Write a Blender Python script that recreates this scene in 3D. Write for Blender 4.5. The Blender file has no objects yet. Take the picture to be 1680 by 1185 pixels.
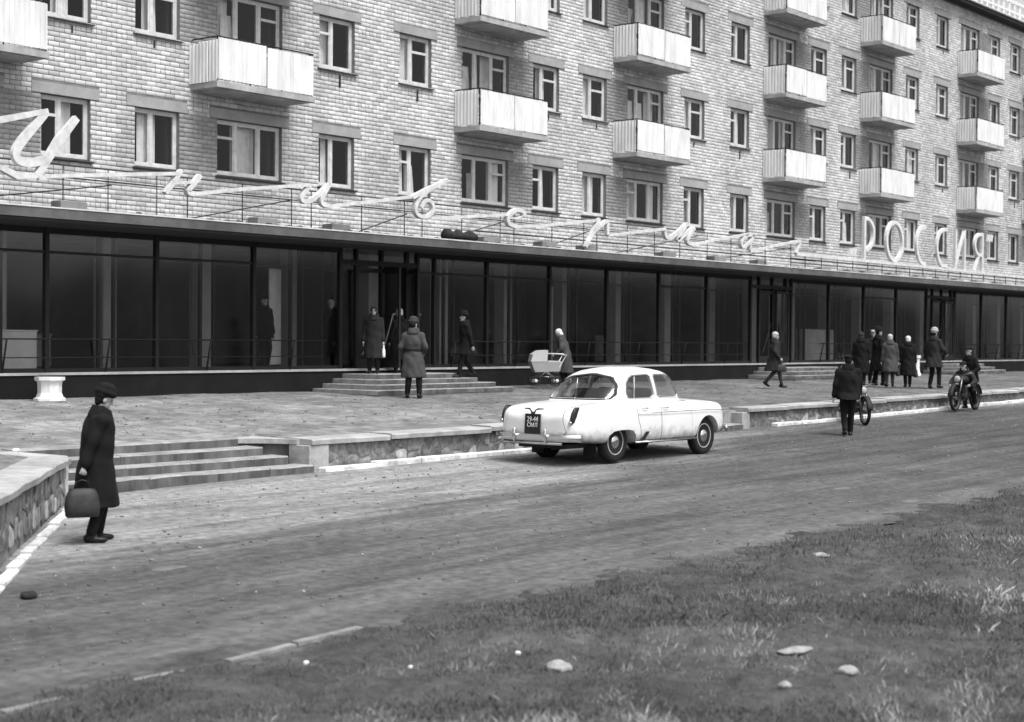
import bpy, bmesh, math, random
import numpy as np
from mathutils import Vector, Matrix, Euler
random.seed(7); rng = np.random.default_rng(11)
SC = bpy.context.scene
COL = SC.collection
PI = math.pi
# ------------------------------------------------------------------ camera, sky, sun, exposure
cam_d = bpy.data.cameras.new('camera'); cam = bpy.data.objects.new('camera', cam_d); COL.objects.link(cam)
R_ = Vector((0.62423, -0.78121, 0.00664)); U_ = Vector((0.00571, 0.01306, 0.99990)); V_ = Vector((0.78122, 0.62413, -0.01261))
cam.matrix_world = Matrix(((R_.x, U_.x, -V_.x, 0), (R_.y, U_.y, -V_.y, 0), (R_.z, U_.z, -V_.z, 0), (0, 0, 0, 1)))
cam_d.sensor_width = 36; cam_d.lens = 36 * 2650 / 1680; cam_d.clip_end = 2000; cam_d.clip_start = 0.1
cam_d.dof.use_dof = True; cam_d.dof.focus_distance = 27.5; cam_d.dof.aperture_fstop = 1.8
SC.camera = cam
SC.view_settings.view_transform = 'Standard'; SC.view_settings.look = 'None'; SC.view_settings.gamma = 1
SC.view_settings.use_curve_mapping = False; SC.view_settings.exposure = 0.90
SUN_EL, SUN_AZ = math.radians(64), math.radians(190)     # azimuth clockwise from +Y: behind the photographer, a veiled sun
w = bpy.data.worlds.new('World'); SC.world = w; w.use_nodes = True
nt = w.node_tree; nt.nodes.clear()
sky = nt.nodes.new('ShaderNodeTexSky'); sky.sky_type = 'NISHITA'; sky.sun_disc = False
sky.sun_elevation = SUN_EL; sky.sun_rotation = SUN_AZ; sky.dust_density = 4
bw = nt.nodes.new('ShaderNodeRGBToBW'); bg = nt.nodes.new('ShaderNodeBackground'); out = nt.nodes.new('ShaderNodeOutputWorld')
bg.inputs['Strength'].default_value = 0.14
nt.links.new(sky.outputs[0], bw.inputs[0]); nt.links.new(bw.outputs[0], bg.inputs[0]); nt.links.new(bg.outputs[0], out.inputs[0])
sd = bpy.data.lights.new('sun', 'SUN'); sd.energy = 1.7; sd.angle = math.radians(24); sd.color = (1, 1, 1)
so = bpy.data.objects.new('sun', sd); COL.objects.link(so)
sdir = Vector((math.sin(SUN_AZ) * math.cos(SUN_EL), math.cos(SUN_AZ) * math.cos(SUN_EL), math.sin(SUN_EL)))
so.rotation_euler = sdir.to_track_quat('Z', 'Y').to_euler()

# ------------------------------------------------------------------ materials (a black and white photograph: neutral greys)
MATS = {}
def mat(name, v, rough=.8, amp=.25, scale=3., stretch=(1, 1, 1), island=0., obj=0., bump=0., bscale=20., metal=0., amp2=0., scale2=.5, fine=0., fscale=45., lo=None, coat=0., spots=0., spec=.22):
    if name in MATS: return MATS[name]
    m = bpy.data.materials.new(name); m.use_nodes = True; n = m.node_tree; N = n.nodes; L = n.links
    b = N['Principled BSDF']; b.inputs['Roughness'].default_value = rough; b.inputs['Metallic'].default_value = metal
    b.inputs['Coat Weight'].default_value = coat; b.inputs['Specular IOR Level'].default_value = spec
    tc = N.new('ShaderNodeTexCoord'); mp = N.new('ShaderNodeMapping'); mp.inputs['Scale'].default_value = stretch
    L.new(tc.outputs['Object'], mp.inputs[0])
    oi = N.new('ShaderNodeObjectInfo'); vm = N.new('ShaderNodeVectorMath'); vm.operation = 'SCALE'; vm.inputs[0].default_value = (37, 53, 71); L.new(oi.outputs['Random'], vm.inputs['Scale']); L.new(vm.outputs[0], mp.inputs['Location'])
    def noise(sc, det=6):
        t = N.new('ShaderNodeTexNoise'); t.inputs['Scale'].default_value = sc; t.inputs['Detail'].default_value = det
        t.inputs['Roughness'].default_value = .6; L.new(mp.outputs[0], t.inputs['Vector']); return t.outputs['Fac']
    def mth(op, a, b_):
        x = N.new('ShaderNodeMath'); x.operation = op
        for i, q in enumerate((a, b_)):
            if isinstance(q, (int, float)): x.inputs[i].default_value = q
            else: L.new(q, x.inputs[i])
        return x.outputs[0]
    # value = v * (1 + amp*(n-.5)*2 ...)
    f = mth('MULTIPLY_ADD', noise(scale), 4 * amp); N[-1].inputs[2].default_value = 1 - 2 * amp
    if fine:
        tf = N.new('ShaderNodeTexNoise'); tf.inputs['Scale'].default_value = fscale; tf.inputs['Detail'].default_value = 2; L.new(tc.outputs['Object'], tf.inputs['Vector'])
        g = mth('MULTIPLY_ADD', tf.outputs['Fac'], 4 * fine); N[-1].inputs[2].default_value = 1 - 2 * fine; f = mth('MULTIPLY', f, g)
    if amp2:
        g = mth('MULTIPLY_ADD', noise(scale2, 3), 5 * amp2); N[-1].inputs[2].default_value = 1 - 2.5 * amp2; f = mth('MULTIPLY', f, g)
    if island:
        gm = N.new('ShaderNodeNewGeometry'); g = mth('MULTIPLY_ADD', gm.outputs['Random Per Island'], 2 * island); N[-1].inputs[2].default_value = 1 - island; f = mth('MULTIPLY', f, g)
    if obj:
        gm = N.new('ShaderNodeObjectInfo'); g = mth('MULTIPLY_ADD', gm.outputs['Random'], 2 * obj); N[-1].inputs[2].default_value = 1 - obj; f = mth('MULTIPLY', f, g)
    if spots:
        vr = N.new('ShaderNodeTexVoronoi'); vr.inputs['Scale'].default_value = spots; L.new(mp.outputs[0], vr.inputs['Vector'])
        s = mth('LESS_THAN', vr.outputs['Distance'], .07); f = mth('ADD', f, mth('MULTIPLY', s, .6))
    f = mth('MULTIPLY', f, v)
    f = mth('MAXIMUM', f, 0.004); f = mth('MINIMUM', f, .88)
    cb = N.new('ShaderNodeCombineColor')
    for i in range(3): L.new(f, cb.inputs[i])
    L.new(cb.outputs[0], b.inputs['Base Color'])
    if bump:
        bp = N.new('ShaderNodeBump'); bp.inputs['Strength'].default_value = 1; bp.inputs['Distance'].default_value = bump
        L.new(noise(bscale, 8), bp.inputs['Height']); L.new(bp.outputs[0], b.inputs['Normal'])
    MATS[name] = m; return m
def glass(name, tint, spec=1.78, rough=0.0):
    if name in MATS: return MATS[name]
    m = bpy.data.materials.new(name); m.use_nodes = True; N = m.node_tree.nodes; L = m.node_tree.links; N.clear()
    o = N.new('ShaderNodeOutputMaterial'); mx = N.new('ShaderNodeMixShader'); t = N.new('ShaderNodeBsdfTransparent'); g = N.new('ShaderNodeBsdfGlossy'); fr = N.new('ShaderNodeFresnel')
    t.inputs[0].default_value = (tint, tint, tint, 1); g.inputs['Roughness'].default_value = rough; fr.inputs['IOR'].default_value = spec
    g.inputs[0].default_value = (.9, .9, .9, 1)
    nz = N.new('ShaderNodeTexNoise'); nz.inputs['Scale'].default_value = .5; nz.inputs['Detail'].default_value = 0; tc = N.new('ShaderNodeTexCoord'); L.new(tc.outputs['Object'], nz.inputs['Vector'])
    bp = N.new('ShaderNodeBump'); bp.inputs['Distance'].default_value = .010; L.new(nz.outputs['Fac'], bp.inputs['Height']); L.new(bp.outputs[0], g.inputs['Normal']); L.new(bp.outputs[0], fr.inputs['Normal'])
    ge = N.new('ShaderNodeNewGeometry'); fm_ = N.new('ShaderNodeMath'); fm_.operation = 'SUBTRACT'; fm_.use_clamp = True; L.new(fr.outputs[0], fm_.inputs[0]); L.new(ge.outputs['Backfacing'], fm_.inputs[1])
    L.new(fm_.outputs[0], mx.inputs[0]); L.new(t.outputs[0], mx.inputs[1]); L.new(g.outputs[0], mx.inputs[2]); L.new(mx.outputs[0], o.inputs[0])
    MATS[name] = m; return m
M_BRICK = mat('white_silicate_brick', .52, .9, .08, 9, island=.20, obj=.0, amp2=.20, scale2=.4, fine=.06, fscale=60)
M_BRICK1 = mat('white_silicate_brick_single', .54, .9, .08, 9, obj=.24)
M_DBRICK = mat('grey_brick', .26, .9, .12, 9, island=.14, amp2=.1)
M_MORT = mat('mortar', .20, .95, .25, 6)
M_LINT = mat('concrete_lintel', .33, .9, .15, 5, amp2=.12, scale2=1.5, bump=.004)
M_CONC = mat('concrete', .24, .9, .2, 4, amp2=.25, scale2=.9, bump=.006)
M_CONCL = mat('light_concrete', .42, .9, .2, 5, amp2=.2, scale2=1.2, bump=.008)
M_FASC = mat('fascia_concrete', .105, .9, .22, 4, amp2=.3, scale2=.8, bump=.006)
M_TIN = mat('pale_flashing', .6, .6, .25, 5)
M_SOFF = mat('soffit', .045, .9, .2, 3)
M_SLAB = mat('balcony_slab', .36, .9, .2, 5, amp2=.2, scale2=2)
M_CORR = mat('white_corrugated_sheet', .70, .8, .10, 2, (3, 3, .6), amp2=.14, scale2=1.2)
M_RAIL = mat('dark_iron', .014, .6, .2, 8)
M_FRAME = mat('white_painted_wood', .58, .7, .2, 6)
M_SILL = mat('dark_tin_sill', .035, .6, .3, 5)
M_CURT = mat('white_curtain', .75, .9, .2, 4)
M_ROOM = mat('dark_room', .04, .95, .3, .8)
M_MULL = mat('dark_window_steel', .018, .5, .2, 4)
M_INCOL = mat('interior_column', .34, .9, .12, 3)
M_INW = mat('shop_back_wall', .20, .9, .3, .6, amp2=.2, scale2=.3)
M_INF = mat('shop_floor', .12, .5, .3, 2)
M_WHITE = mat('whitewash', .72, .85, .12, 6, amp2=.1, scale2=2, bump=.004)
M_PLINTH = mat('dark_plinth', .012, .9, .35, 2, bump=.006)
M_SIGN = mat('white_sign_paint', .58, .7, .25, 6)
M_SIGNO = mat('worn_sign_paint', .62, .7, .2, 6)
M_STEEL = mat('sign_steel', .07, .7, .3, 6)
M_STONE = mat('rubble_stone', .17, .95, .62, 8, obj=.22, bump=.015, bscale=14, amp2=.25, scale2=2.5)
M_STONEW = mat('limewashed_stone', .30, .95, .5, 8, obj=.3, bump=.012, bscale=14)
M_WMORT = mat('wall_mortar', .19, .95, .55, 6, bump=.02, bscale=10, amp2=.3, scale2=1.5)
M_COPE = mat('coping_concrete', .33, .95, .22, 5, amp2=.25, scale2=1.1, bump=.012, bscale=12, obj=.1)
M_KERB = mat('whitewashed_kerb', .58, .9, .38, 8, amp2=.3, scale2=2.5, obj=.12, bump=.008)
M_KERBO = mat('old_kerb', .19, .95, .4, 6, amp2=.3, scale2=2, bump=.01, bscale=10)
M_RISER = mat('shaded_stained_riser', .105, .95, .55, 3.0, (1.6, 1.6, .5), amp2=.35, scale2=1.3, bump=.012, bscale=12)  # riser shade painted in as a darker base, plus patchy streak stains
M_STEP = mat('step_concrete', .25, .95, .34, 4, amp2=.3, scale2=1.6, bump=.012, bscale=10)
M_GLASS = glass('shop_glass', .88, rough=.09)
M_WGLASS = glass('window_glass', .94, spec=1.42)
M_CARP = mat('white_car_paint', .72, .35, .05, 2, amp2=.05, scale2=1.2, coat=.6)
M_CHROME = mat('chrome', .62, .18, .08, 3, metal=1)
M_DCHR = mat('dull_dark_chrome', .16, .35, .2, 6, metal=1)
M_RUB = mat('black_rubber', .016, .7, .2, 10)
M_DARK = mat('dark_trim', .02, .6, .1, 5)
M_HUB = mat('painted_wheel', .38, .4, .1, 5)
M_CGLASS = glass('car_glass', .86)
M_LAMP = mat('dark_tail_lens', .02, .4, .1, 9)
M_SEAT = mat('grey_upholstery', .10, .9, .2, 4)
M_SKIN = mat('skin', .36, .6, .08, 9)
M_COATB = mat('black_wool', .010, .95, .25, 6, bump=.004, bscale=18, spec=.15)
M_COATG = mat('grey_wool', .060, .95, .25, 6, bump=.005, bscale=18, spec=.15)
M_COATD = mat('dark_grey_wool', .026, .95, .25, 6, bump=.005, bscale=18, spec=.15)
M_TROU = mat('dark_trousers', .013, .95, .25, 6, bump=.004, bscale=15, spec=.15)
M_STOCK = mat('grey_stockings', .05, .9, .1, 6)
M_BOOT = mat('black_leather', .012, .4, .2, 10)
M_FUR = mat('dark_fur', .011, .95, .5, 40, bump=.02, bscale=60, spec=.2)
M_FURL = mat('light_fur', .34, .95, .4, 30, bump=.02, bscale=60)
M_KNIT = mat('pale_knit', .42, .95, .2, 30, bump=.01, bscale=70)
M_KNITW = mat('white_kerchief', .68, .95, .1, 20, bump=.006, bscale=30)
M_KNITD = mat('dark_kerchief', .03, .95, .1, 20, bump=.006, bscale=30)
M_BAG = mat('worn_leather_bag', .03, .55, .4, 7, bump=.008, bscale=9)
M_PRAM = mat('pram_vinyl', .30, .6, .08, 4)
M_PRAML = mat('pale_pram_panel', .48, .6, .08, 4)
M_PAPER = mat('white_paper', .75, .8, .05, 4)
M_PSTONE = mat('pale_stone', .27, .95, .4, 8, bump=.02, bscale=12)
M_DEBRIS = mat('dark_debris', .03, .95, .5, 8)
M_PLAZA = mat('plaza_packed_dirt', .185, .95, .50, 1.3, (1, 1, 1), amp2=.18, scale2=.32, fine=.36, fscale=5, bump=.05, bscale=3.0, spots=.9)
M_ROAD = mat('road_surface', .092, .92, .34, 1.6, (.4, 1, 1), amp2=.16, scale2=.3, fine=.34, fscale=9, bump=.03, bscale=9, spots=.8)
def xgrad(m, x0, x1, f):      # darker along the street: exposure falloff painted into the colour
    N = m.node_tree.nodes; L = m.node_tree.links; tc = N.new('ShaderNodeTexCoord'); sp = N.new('ShaderNodeSeparateXYZ'); L.new(tc.outputs['Object'], sp.inputs[0])
    mr = N.new('ShaderNodeMapRange'); mr.interpolation_type = 'SMOOTHSTEP'; mr.inputs['From Min'].default_value = x0; mr.inputs['From Max'].default_value = x1; mr.inputs['To Min'].default_value = 1; mr.inputs['To Max'].default_value = f; L.new(sp.outputs['X'], mr.inputs['Value'])
    b = N['Principled BSDF']; src = b.inputs['Base Color'].links[0].from_socket; sc = N.new('ShaderNodeVectorMath'); sc.operation = 'SCALE'; L.new(src, sc.inputs[0]); L.new(mr.outputs[0], sc.inputs['Scale']); L.new(sc.outputs[0], b.inputs['Base Color'])
xgrad(M_PLAZA, 18, 36, .62); xgrad(M_ROAD, 14, 34, .72)
def sill_dirt(m):             # road dirt on the lowest part of the car body
    N = m.node_tree.nodes; L = m.node_tree.links; tc = N.new('ShaderNodeTexCoord'); sp = N.new('ShaderNodeSeparateXYZ'); L.new(tc.outputs['Object'], sp.inputs[0])
    nz = N.new('ShaderNodeTexNoise'); nz.inputs['Scale'].default_value = 7; nz.inputs['Detail'].default_value = 6; L.new(tc.outputs['Object'], nz.inputs['Vector'])
    ad = N.new('ShaderNodeMath'); ad.operation = 'MULTIPLY_ADD'; L.new(nz.outputs['Fac'], ad.inputs[0]); ad.inputs[1].default_value = .45; L.new(sp.outputs['Z'], ad.inputs[2])
    mr = N.new('ShaderNodeMapRange'); mr.inputs['From Min'].default_value = .50; mr.inputs['From Max'].default_value = .78; mr.inputs['To Min'].default_value = .35; mr.inputs['To Max'].default_value = 1; L.new(ad.outputs[0], mr.inputs['Value'])
    b = N['Principled BSDF']; src = b.inputs['Base Color'].links[0].from_socket; sc = N.new('ShaderNodeVectorMath'); sc.operation = 'SCALE'; L.new(src, sc.inputs[0]); L.new(mr.outputs[0], sc.inputs['Scale']); L.new(sc.outputs[0], b.inputs['Base Color'])
def road_blend(m):       # pale grit swept towards the wall, dark asphalt elsewhere
    N = m.node_tree.nodes; L = m.node_tree.links; tc = N.new('ShaderNodeTexCoord'); sp = N.new('ShaderNodeSeparateXYZ'); L.new(tc.outputs['Object'], sp.inputs[0])
    mp = N.new('ShaderNodeMapping'); mp.inputs['Scale'].default_value = (.25, 1.6, 1); L.new(tc.outputs['Object'], mp.inputs[0])
    nz = N.new('ShaderNodeTexNoise'); nz.inputs['Scale'].default_value = .9; nz.inputs['Detail'].default_value = 8; nz.inputs['Roughness'].default_value = .65; L.new(mp.outputs[0], nz.inputs['Vector'])
    bx = N.new('ShaderNodeMapRange'); bx.inputs['From Min'].default_value = 17; bx.inputs['From Max'].default_value = 31; bx.inputs['To Min'].default_value = 13.9; bx.inputs['To Max'].default_value = 17.2; L.new(sp.outputs['X'], bx.inputs['Value'])
    def mth(op, a, b_):
        x = N.new('ShaderNodeMath'); x.operation = op
        for i, q in enumerate((a, b_)):
            if isinstance(q, (int, float)): x.inputs[i].default_value = q
            else: L.new(q, x.inputs[i])
        return x.outputs[0]
    d = mth('SUBTRACT', sp.outputs['Y'], bx.outputs[0]); d = mth('ADD', d, mth('MULTIPLY', mth('SUBTRACT', nz.outputs['Fac'], .5), 5.0))
    mr = N.new('ShaderNodeMapRange'); mr.interpolation_type = 'SMOOTHSTEP'; mr.inputs['From Min'].default_value = -.7; mr.inputs['From Max'].default_value = .9; L.new(d, mr.inputs['Value'])
    mp2 = N.new('ShaderNodeMapping'); mp2.inputs['Scale'].default_value = (.045, 1.5, 1); mp2.inputs['Rotation'].default_value = (0, 0, .04); L.new(tc.outputs['Object'], mp2.inputs[0])
    ns = N.new('ShaderNodeTexNoise'); ns.inputs['Scale'].default_value = 1.4; ns.inputs['Detail'].default_value = 7; ns.inputs['Roughness'].default_value = .7; L.new(mp2.outputs[0], ns.inputs['Vector'])
    stk = mth('MULTIPLY_ADD', ns.outputs['Fac'], 2.0); N[-1].inputs[2].default_value = 0
    b = N['Principled BSDF']; src0 = b.inputs['Base Color'].links[0].from_socket
    sk = N.new('ShaderNodeVectorMath'); sk.operation = 'SCALE'; L.new(src0, sk.inputs[0]); L.new(stk, sk.inputs['Scale']); src = sk.outputs[0]
    sc = N.new('ShaderNodeVectorMath'); sc.operation = 'SCALE'; L.new(src, sc.inputs[0]); L.new(mth('MULTIPLY_ADD', mr.outputs[0], 1.15), sc.inputs['Scale']); N[-1].inputs[2].default_value = 1.0
    L.new(sc.outputs[0], b.inputs['Base Color'])
road_blend(M_ROAD); sill_dirt(M_CARP)
M_SOIL = mat('dark_turf_soil', .066, .95, .42, 2.0, amp2=.24, scale2=.5, fine=.30, fscale=11, bump=.08, bscale=7)
M_REFLHILL = mat('dark_reflection_hill', .03, .95, .3, .2)
M_GROUND = mat('ground', .07, .95, .4, .3, amp2=.3, scale2=.05)

# ------------------------------------------------------------------ helpers
class MB:
    def __init__(s): s.v = []; s.f = []; s.mi = []; s.cur = 0
    def add(s, V, F):
        o = len(s.v); s.v += [tuple(p) for p in V]; s.f += [tuple(i + o for i in f) for f in F]; s.mi += [s.cur] * len(F); return s
    def box(s, x0, x1, y0, y1, z0, z1):
        V = [(x, y, z) for z in (z0, z1) for y in (y0, y1) for x in (x0, x1)]
        return s.add(V, [(0, 2, 3, 1), (4, 5, 7, 6), (0, 1, 5, 4), (2, 6, 7, 3), (0, 4, 6, 2), (1, 3, 7, 5)])
    def cham(s, x0, x1, y0, y1, z0, z1, c):          # box with bevelled top and vertical edges
        def ring(i, z): return [(x0 + i, y0 + i, z), (x1 - i, y0 + i, z), (x1 - i, y1 - i, z), (x0 + i, y1 - i, z)]
        V = ring(0, z0) + ring(0, z1 - c) + ring(c, z1)
        F = [(3, 2, 1, 0), (8, 9, 10, 11)]
        for r in (0, 4):
            for k in range(4): F.append((r + k, r + (k + 1) % 4, r + 4 + (k + 1) % 4, r + 4 + k))
        return s.add(V, F)
    def tube(s, pts, rad, n=8, cap=True, up=Vector((0, 0, 1))):
        pts = [Vector(p) for p in pts]
        if isinstance(rad, (int, float)): rad = [rad] * len(pts)
        o = len(s.v); nv = len(pts)
        for i, p in enumerate(pts):
            t = (pts[min(i + 1, nv - 1)] - pts[max(i - 1, 0)])
            t = t.normalized() if t.length > 1e-9 else Vector((0, 0, 1))
            a = t.cross(up)
            if a.length < .05: a = t.cross(Vector((0, 1, 0)))
            a.normalize(); b = t.cross(a).normalized()
            for k in range(n):
                th = 2 * PI * k / n; s.v.append(tuple(p + (a * math.cos(th) + b * math.sin(th)) * rad[i]))
        for i in range(nv - 1):
            for k in range(n):
                s.f.append((o + i * n + k, o + i * n + (k + 1) % n, o + (i + 1) * n + (k + 1) % n, o + (i + 1) * n + k)); s.mi.append(s.cur)
        if cap:
            s.f.append(tuple(o + k for k in range(n))[::-1]); s.f.append(tuple(o + (nv - 1) * n + k for k in range(n))); s.mi += [s.cur] * 2
        return s
    def ell(s, c, r, seg=12, rings=8, M=None):
        V = []; F = []
        for i in range(rings + 1):
            ph = PI * i / rings
            for k in range(seg):
                th = 2 * PI * k / seg; p = Vector((r[0] * math.sin(ph) * math.cos(th), r[1] * math.sin(ph) * math.sin(th), r[2] * math.cos(ph)))
                if M: p = M @ p
                V.append(p + Vector(c))
        for i in range(rings):
            for k in range(seg): F.append((i * seg + k, (i + 1) * seg + k, (i + 1) * seg + (k + 1) % seg, i * seg + (k + 1) % seg))
        return s.add(V, F)
    def loft(s, rings, cap=True, close=True):
        n = len(rings[0]); V = [p for r in rings for p in r]; F = []
        for i in range(len(rings) - 1):
            for k in range(n if close else n - 1): F.append((i * n + k, i * n + (k + 1) % n, (i + 1) * n + (k + 1) % n, (i + 1) * n + k))
        if cap: F.append(tuple(range(n))[::-1]); F.append(tuple((len(rings) - 1) * n + k for k in range(n)))
        return s.add(V, F)
    def lathe(s, prof, n=24, c=(0, 0, 0), axis='z', ring=False):
        rings = []
        if ring: prof = list(prof) + [prof[0]]
        for r, z in prof:
            if axis == 'z': rings.append([(c[0] + r * math.cos(2 * PI * k / n), c[1] + r * math.sin(2 * PI * k / n), c[2] + z) for k in range(n)])
            else: rings.append([(c[0] + r * math.cos(2 * PI * k / n), c[1] + z, c[2] + r * math.sin(2 * PI * k / n)) for k in range(n)])
        return s.loft(rings, cap=not ring)
    def mesh(s, name, mats, smooth=False, merge=False, fix=False):
        me = bpy.data.meshes.new(name); me.from_pydata(s.v, [], s.f)
        for m in (mats if isinstance(mats, (list, tuple)) else [mats]): me.materials.append(m)
        if any(s.mi): me.polygons.foreach_set('material_index', s.mi)
        if merge or fix:
            bm = bmesh.new(); bm.from_mesh(me)
            if merge: bmesh.ops.remove_doubles(bm, verts=bm.verts, dist=1e-5)
            bmesh.ops.recalc_face_normals(bm, faces=bm.faces); bm.to_mesh(me); bm.free()
        if smooth: me.polygons.foreach_set('use_smooth', [True] * len(me.polygons))
        me.update(); return me
    def obj(s, name, mats, parent=None, loc=None, **k):
        return mk(name, s.mesh(name, mats, **k), parent, loc)
def mk(name, me, parent=None, loc=None, rot=None):
    o = bpy.data.objects.new(name, me); COL.objects.link(o)
    if parent is not None:
        o.parent = parent
        if parent.get('world_children'): o.matrix_parent_inverse = Matrix.Translation(-parent.location)
    if loc is not None: o.location = loc
    if rot is not None: o.rotation_euler = rot
    return o
def tag(o, label=None, cat=None, group=None, kind=None):
    if label: o['label'] = label
    if cat: o['category'] = cat
    if group: o['group'] = group
    if kind: o['kind'] = kind
    return o
def thing(name, label, cat, loc=(0, 0, 0), rz=0, group=None, world=False):
    o = bpy.data.objects.new(name, None); COL.objects.link(o); o.location = loc; o.rotation_euler = (0, 0, rz); o.empty_display_size = .2
    if world: o['world_children'] = True
    return tag(o, label, cat, group)
def evalmesh(me, mods, name='m'):
    o = bpy.data.objects.new('tmp', me); COL.objects.link(o)
    tmp = []
    for t, kw in mods:
        m = o.modifiers.new('m', t)
        for k, v in kw.items():
            if k == 'operand':
                q = bpy.data.objects.new('tmp2', v); COL.objects.link(q); tmp.append(q); m.object = q
            else: setattr(m, k, v)
    dg = bpy.context.evaluated_depsgraph_get(); r = bpy.data.meshes.new_from_object(o.evaluated_get(dg)); r.name = name
    for q in tmp + [o]: bpy.data.objects.remove(q)
    return r
def smooth(me, v=True): me.polygons.foreach_set('use_smooth', [v] * len(me.polygons)); return me
def volume(me):
    bm = bmesh.new(); bm.from_mesh(me); v = abs(bm.calc_volume()); bm.free(); return v
def boolean(a, b, op):
    va = volume(a)
    for k in range(5):
        bb = b
        if k: bb = b.copy(); bb.transform(Matrix.Translation((.0007 * k, .0011 * k, -.0009 * k)) @ Matrix.Rotation(.0008 * k, 4, 'Y') @ Matrix.Rotation(.0006 * k, 4, 'Z'))
        r = evalmesh(a, [('BOOLEAN', dict(operand=bb, operation=op, solver='EXACT', use_self=(k > 2)))]); v = volume(r)
        if len(r.polygons) > 3 and ((op == 'DIFFERENCE' and va * .45 < v < va * 1.001) or (op == 'INTERSECT' and v < va * .9)): return r
    print('boolean suspicious', op, va, v); return r
def autosmooth(me, ang=35):
    bm = bmesh.new(); bm.from_mesh(me); bmesh.ops.recalc_face_normals(bm, faces=bm.faces)
    for e in bm.edges: e.smooth = not (len(e.link_faces) == 2 and e.calc_face_angle(0) > math.radians(ang))
    for f in bm.faces: f.smooth = True
    bm.to_mesh(me); bm.free(); return me
def setmat(me, m):
    me.materials.clear(); me.materials.append(m)
    me.polygons.foreach_set('material_index', [0] * len(me.polygons)); return me
def fastmesh(name, V, F4, mat_, attr=None):
    me = bpy.data.meshes.new(name); me.vertices.add(len(V)); me.vertices.foreach_set('co', V.astype(np.float32).ravel())
    k = F4.shape[1]; me.loops.add(F4.size); me.loops.foreach_set('vertex_index', F4.astype(np.int32).ravel())
    me.polygons.add(len(F4)); me.polygons.foreach_set('loop_start', np.arange(0, F4.size, k, dtype=np.int32)); me.polygons.foreach_set('loop_total', np.full(len(F4), k, dtype=np.int32))
    me.materials.append(mat_)
    if attr is not None:
        a = me.attributes.new('tint', 'FLOAT', 'POINT'); a.data.foreach_set('value', attr.astype(np.float32))
    me.update(calc_edges=True); me.validate(); return me

# ------------------------------------------------------------------ terrain
YW, YG, YC, YP = 27.81, 27.0, 25.4, 26.8           # upper wall, shop glass, canopy edge, plinth face
def ndx(x, y): return .5 * math.sin(x * .9 + 1.3 * math.sin(y * .7)) + .3 * math.sin(x * 2.3 + y * 1.9) + .2 * math.sin(3.1 * y - x * 1.1)
def zp(x, y):
    zb = -1.19; zc = -1.57 + .005 * (x - 17)
    if x < 12: zc = -1.55
    return zc + (zb - zc) * (min(y, 26.8) - 18) / 8.8 + .010 * ndx(x, y) + .012 * ndx(x * 2.9, y * 2.3) + .006 * ndx(x * 7.1 + 2, y * 5.3)
def zr(x, y): return -2.06 + .0125 * (max(min(x, 80), 0) - 17.5) - .03 * (18 - y) + .012 * ndx(x * .5, y)
def zg_np(x, y):
    nx = lambda a, b: .5 * np.sin(a * .9 + 1.3 * np.sin(b * .7)) + .3 * np.sin(a * 2.3 + b * 1.9) + .2 * np.sin(3.1 * b - a * 1.1)
    base = -2.06 + .0125 * (np.clip(x, 0, 80) - 17.5) - .03 * (18 - np.maximum(y, 9.3)); d = 9.3 - y; e = np.clip(d, 0, 1)
    return base + .045 * np.clip(d * 1.6, -1.2, 1.6) + (.022 * nx(x * 2.1, y * 2.3 + 1) + .020 * nx(x * 5.3, y * 6.1) + .010 * nx(x * 13, y * 15)) * np.clip(1.15 - .3 * e, 0, 1.2) + .06 * nx(x * 1.3, y * 1.4) * e + .035 * nx(x * 4 + 2, y * 3.7) * e - .02 * np.clip(d - 1, 0, 8)
def zg(x, y): return float(zg_np(np.float64(x), np.float64(y)))
def sheet(name, xs, yf, ny, zf, m, skirt=0):
    V = []; F = []
    for i, x in enumerate(xs):
        ya, yb = yf(x)
        for j in range(ny + 1):
            y = ya + (yb - ya) * (max(j - 1, 0) if skirt else j) / (ny - 1 if skirt else ny); V.append((x, y, zf(x, y) - (skirt if j == 0 else 0)))
    n = ny + 1
    for i in range(len(xs) - 1):
        for j in range(ny): F.append((i * n + j, (i + 1) * n + j, (i + 1) * n + j + 1, i * n + j + 1))
    me = bpy.data.meshes.new(name); me.from_pydata(V, [], F); me.materials.append(m); smooth(me)
    return tag(mk(name, me), kind='structure')
g = MB().box(-400, 700, -400, 700, -4.2, -4.0); tag(g.obj('ground', M_GROUND), kind='structure')
lin = lambda a, b, n: [a + (b - a) * i / n for i in range(n + 1)]
def plaza_front(x):
    if x >= 17.55: return 18.25
    if x >= 12.8: return 19.25
    return max(17.75 + (x - 12.8) * 1.07, 2.0)
sheet('road', lin(-14, 130, 220), lambda x: (9.0 + .10 * math.sin(x * .8) + .06 * math.sin(x * 2.1), 20.2), 40, zr, M_ROAD)
sheet('plaza', [a for a in lin(-2, 12.79, 70)] + [12.8] + lin(12.81, 17.54, 30) + [17.55] + lin(17.56, 60, 260) + lin(60.3, 130, 120), lambda x: (plaza_front(x), YP + .05), 64, zp, M_PLAZA, .8)
def turf_sheet():
    xs = np.concatenate([np.linspace(-30, 3.9, 60), np.linspace(4, 30, 420), np.linspace(30.2, 110, 260)]); ny = 260; tt = np.linspace(0, 1, ny + 1) ** .8
    ye = 9.75 + .0 * xs; X = np.repeat(xs[:, None], ny + 1, 1); Y = -14 + (ye[:, None] + 14) * tt[None]
    V = np.stack([X, Y, zg_np(X, Y)], 2).reshape(-1, 3); a = (np.arange(len(xs) - 1)[:, None] * (ny + 1) + np.arange(ny)[None]).ravel()
    me = fastmesh('turf', V, np.stack([a, a + ny + 1, a + ny + 2, a + 1], 1), M_SOIL); tag(mk('turf', smooth(me)), kind='structure')
turf_sheet()
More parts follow.
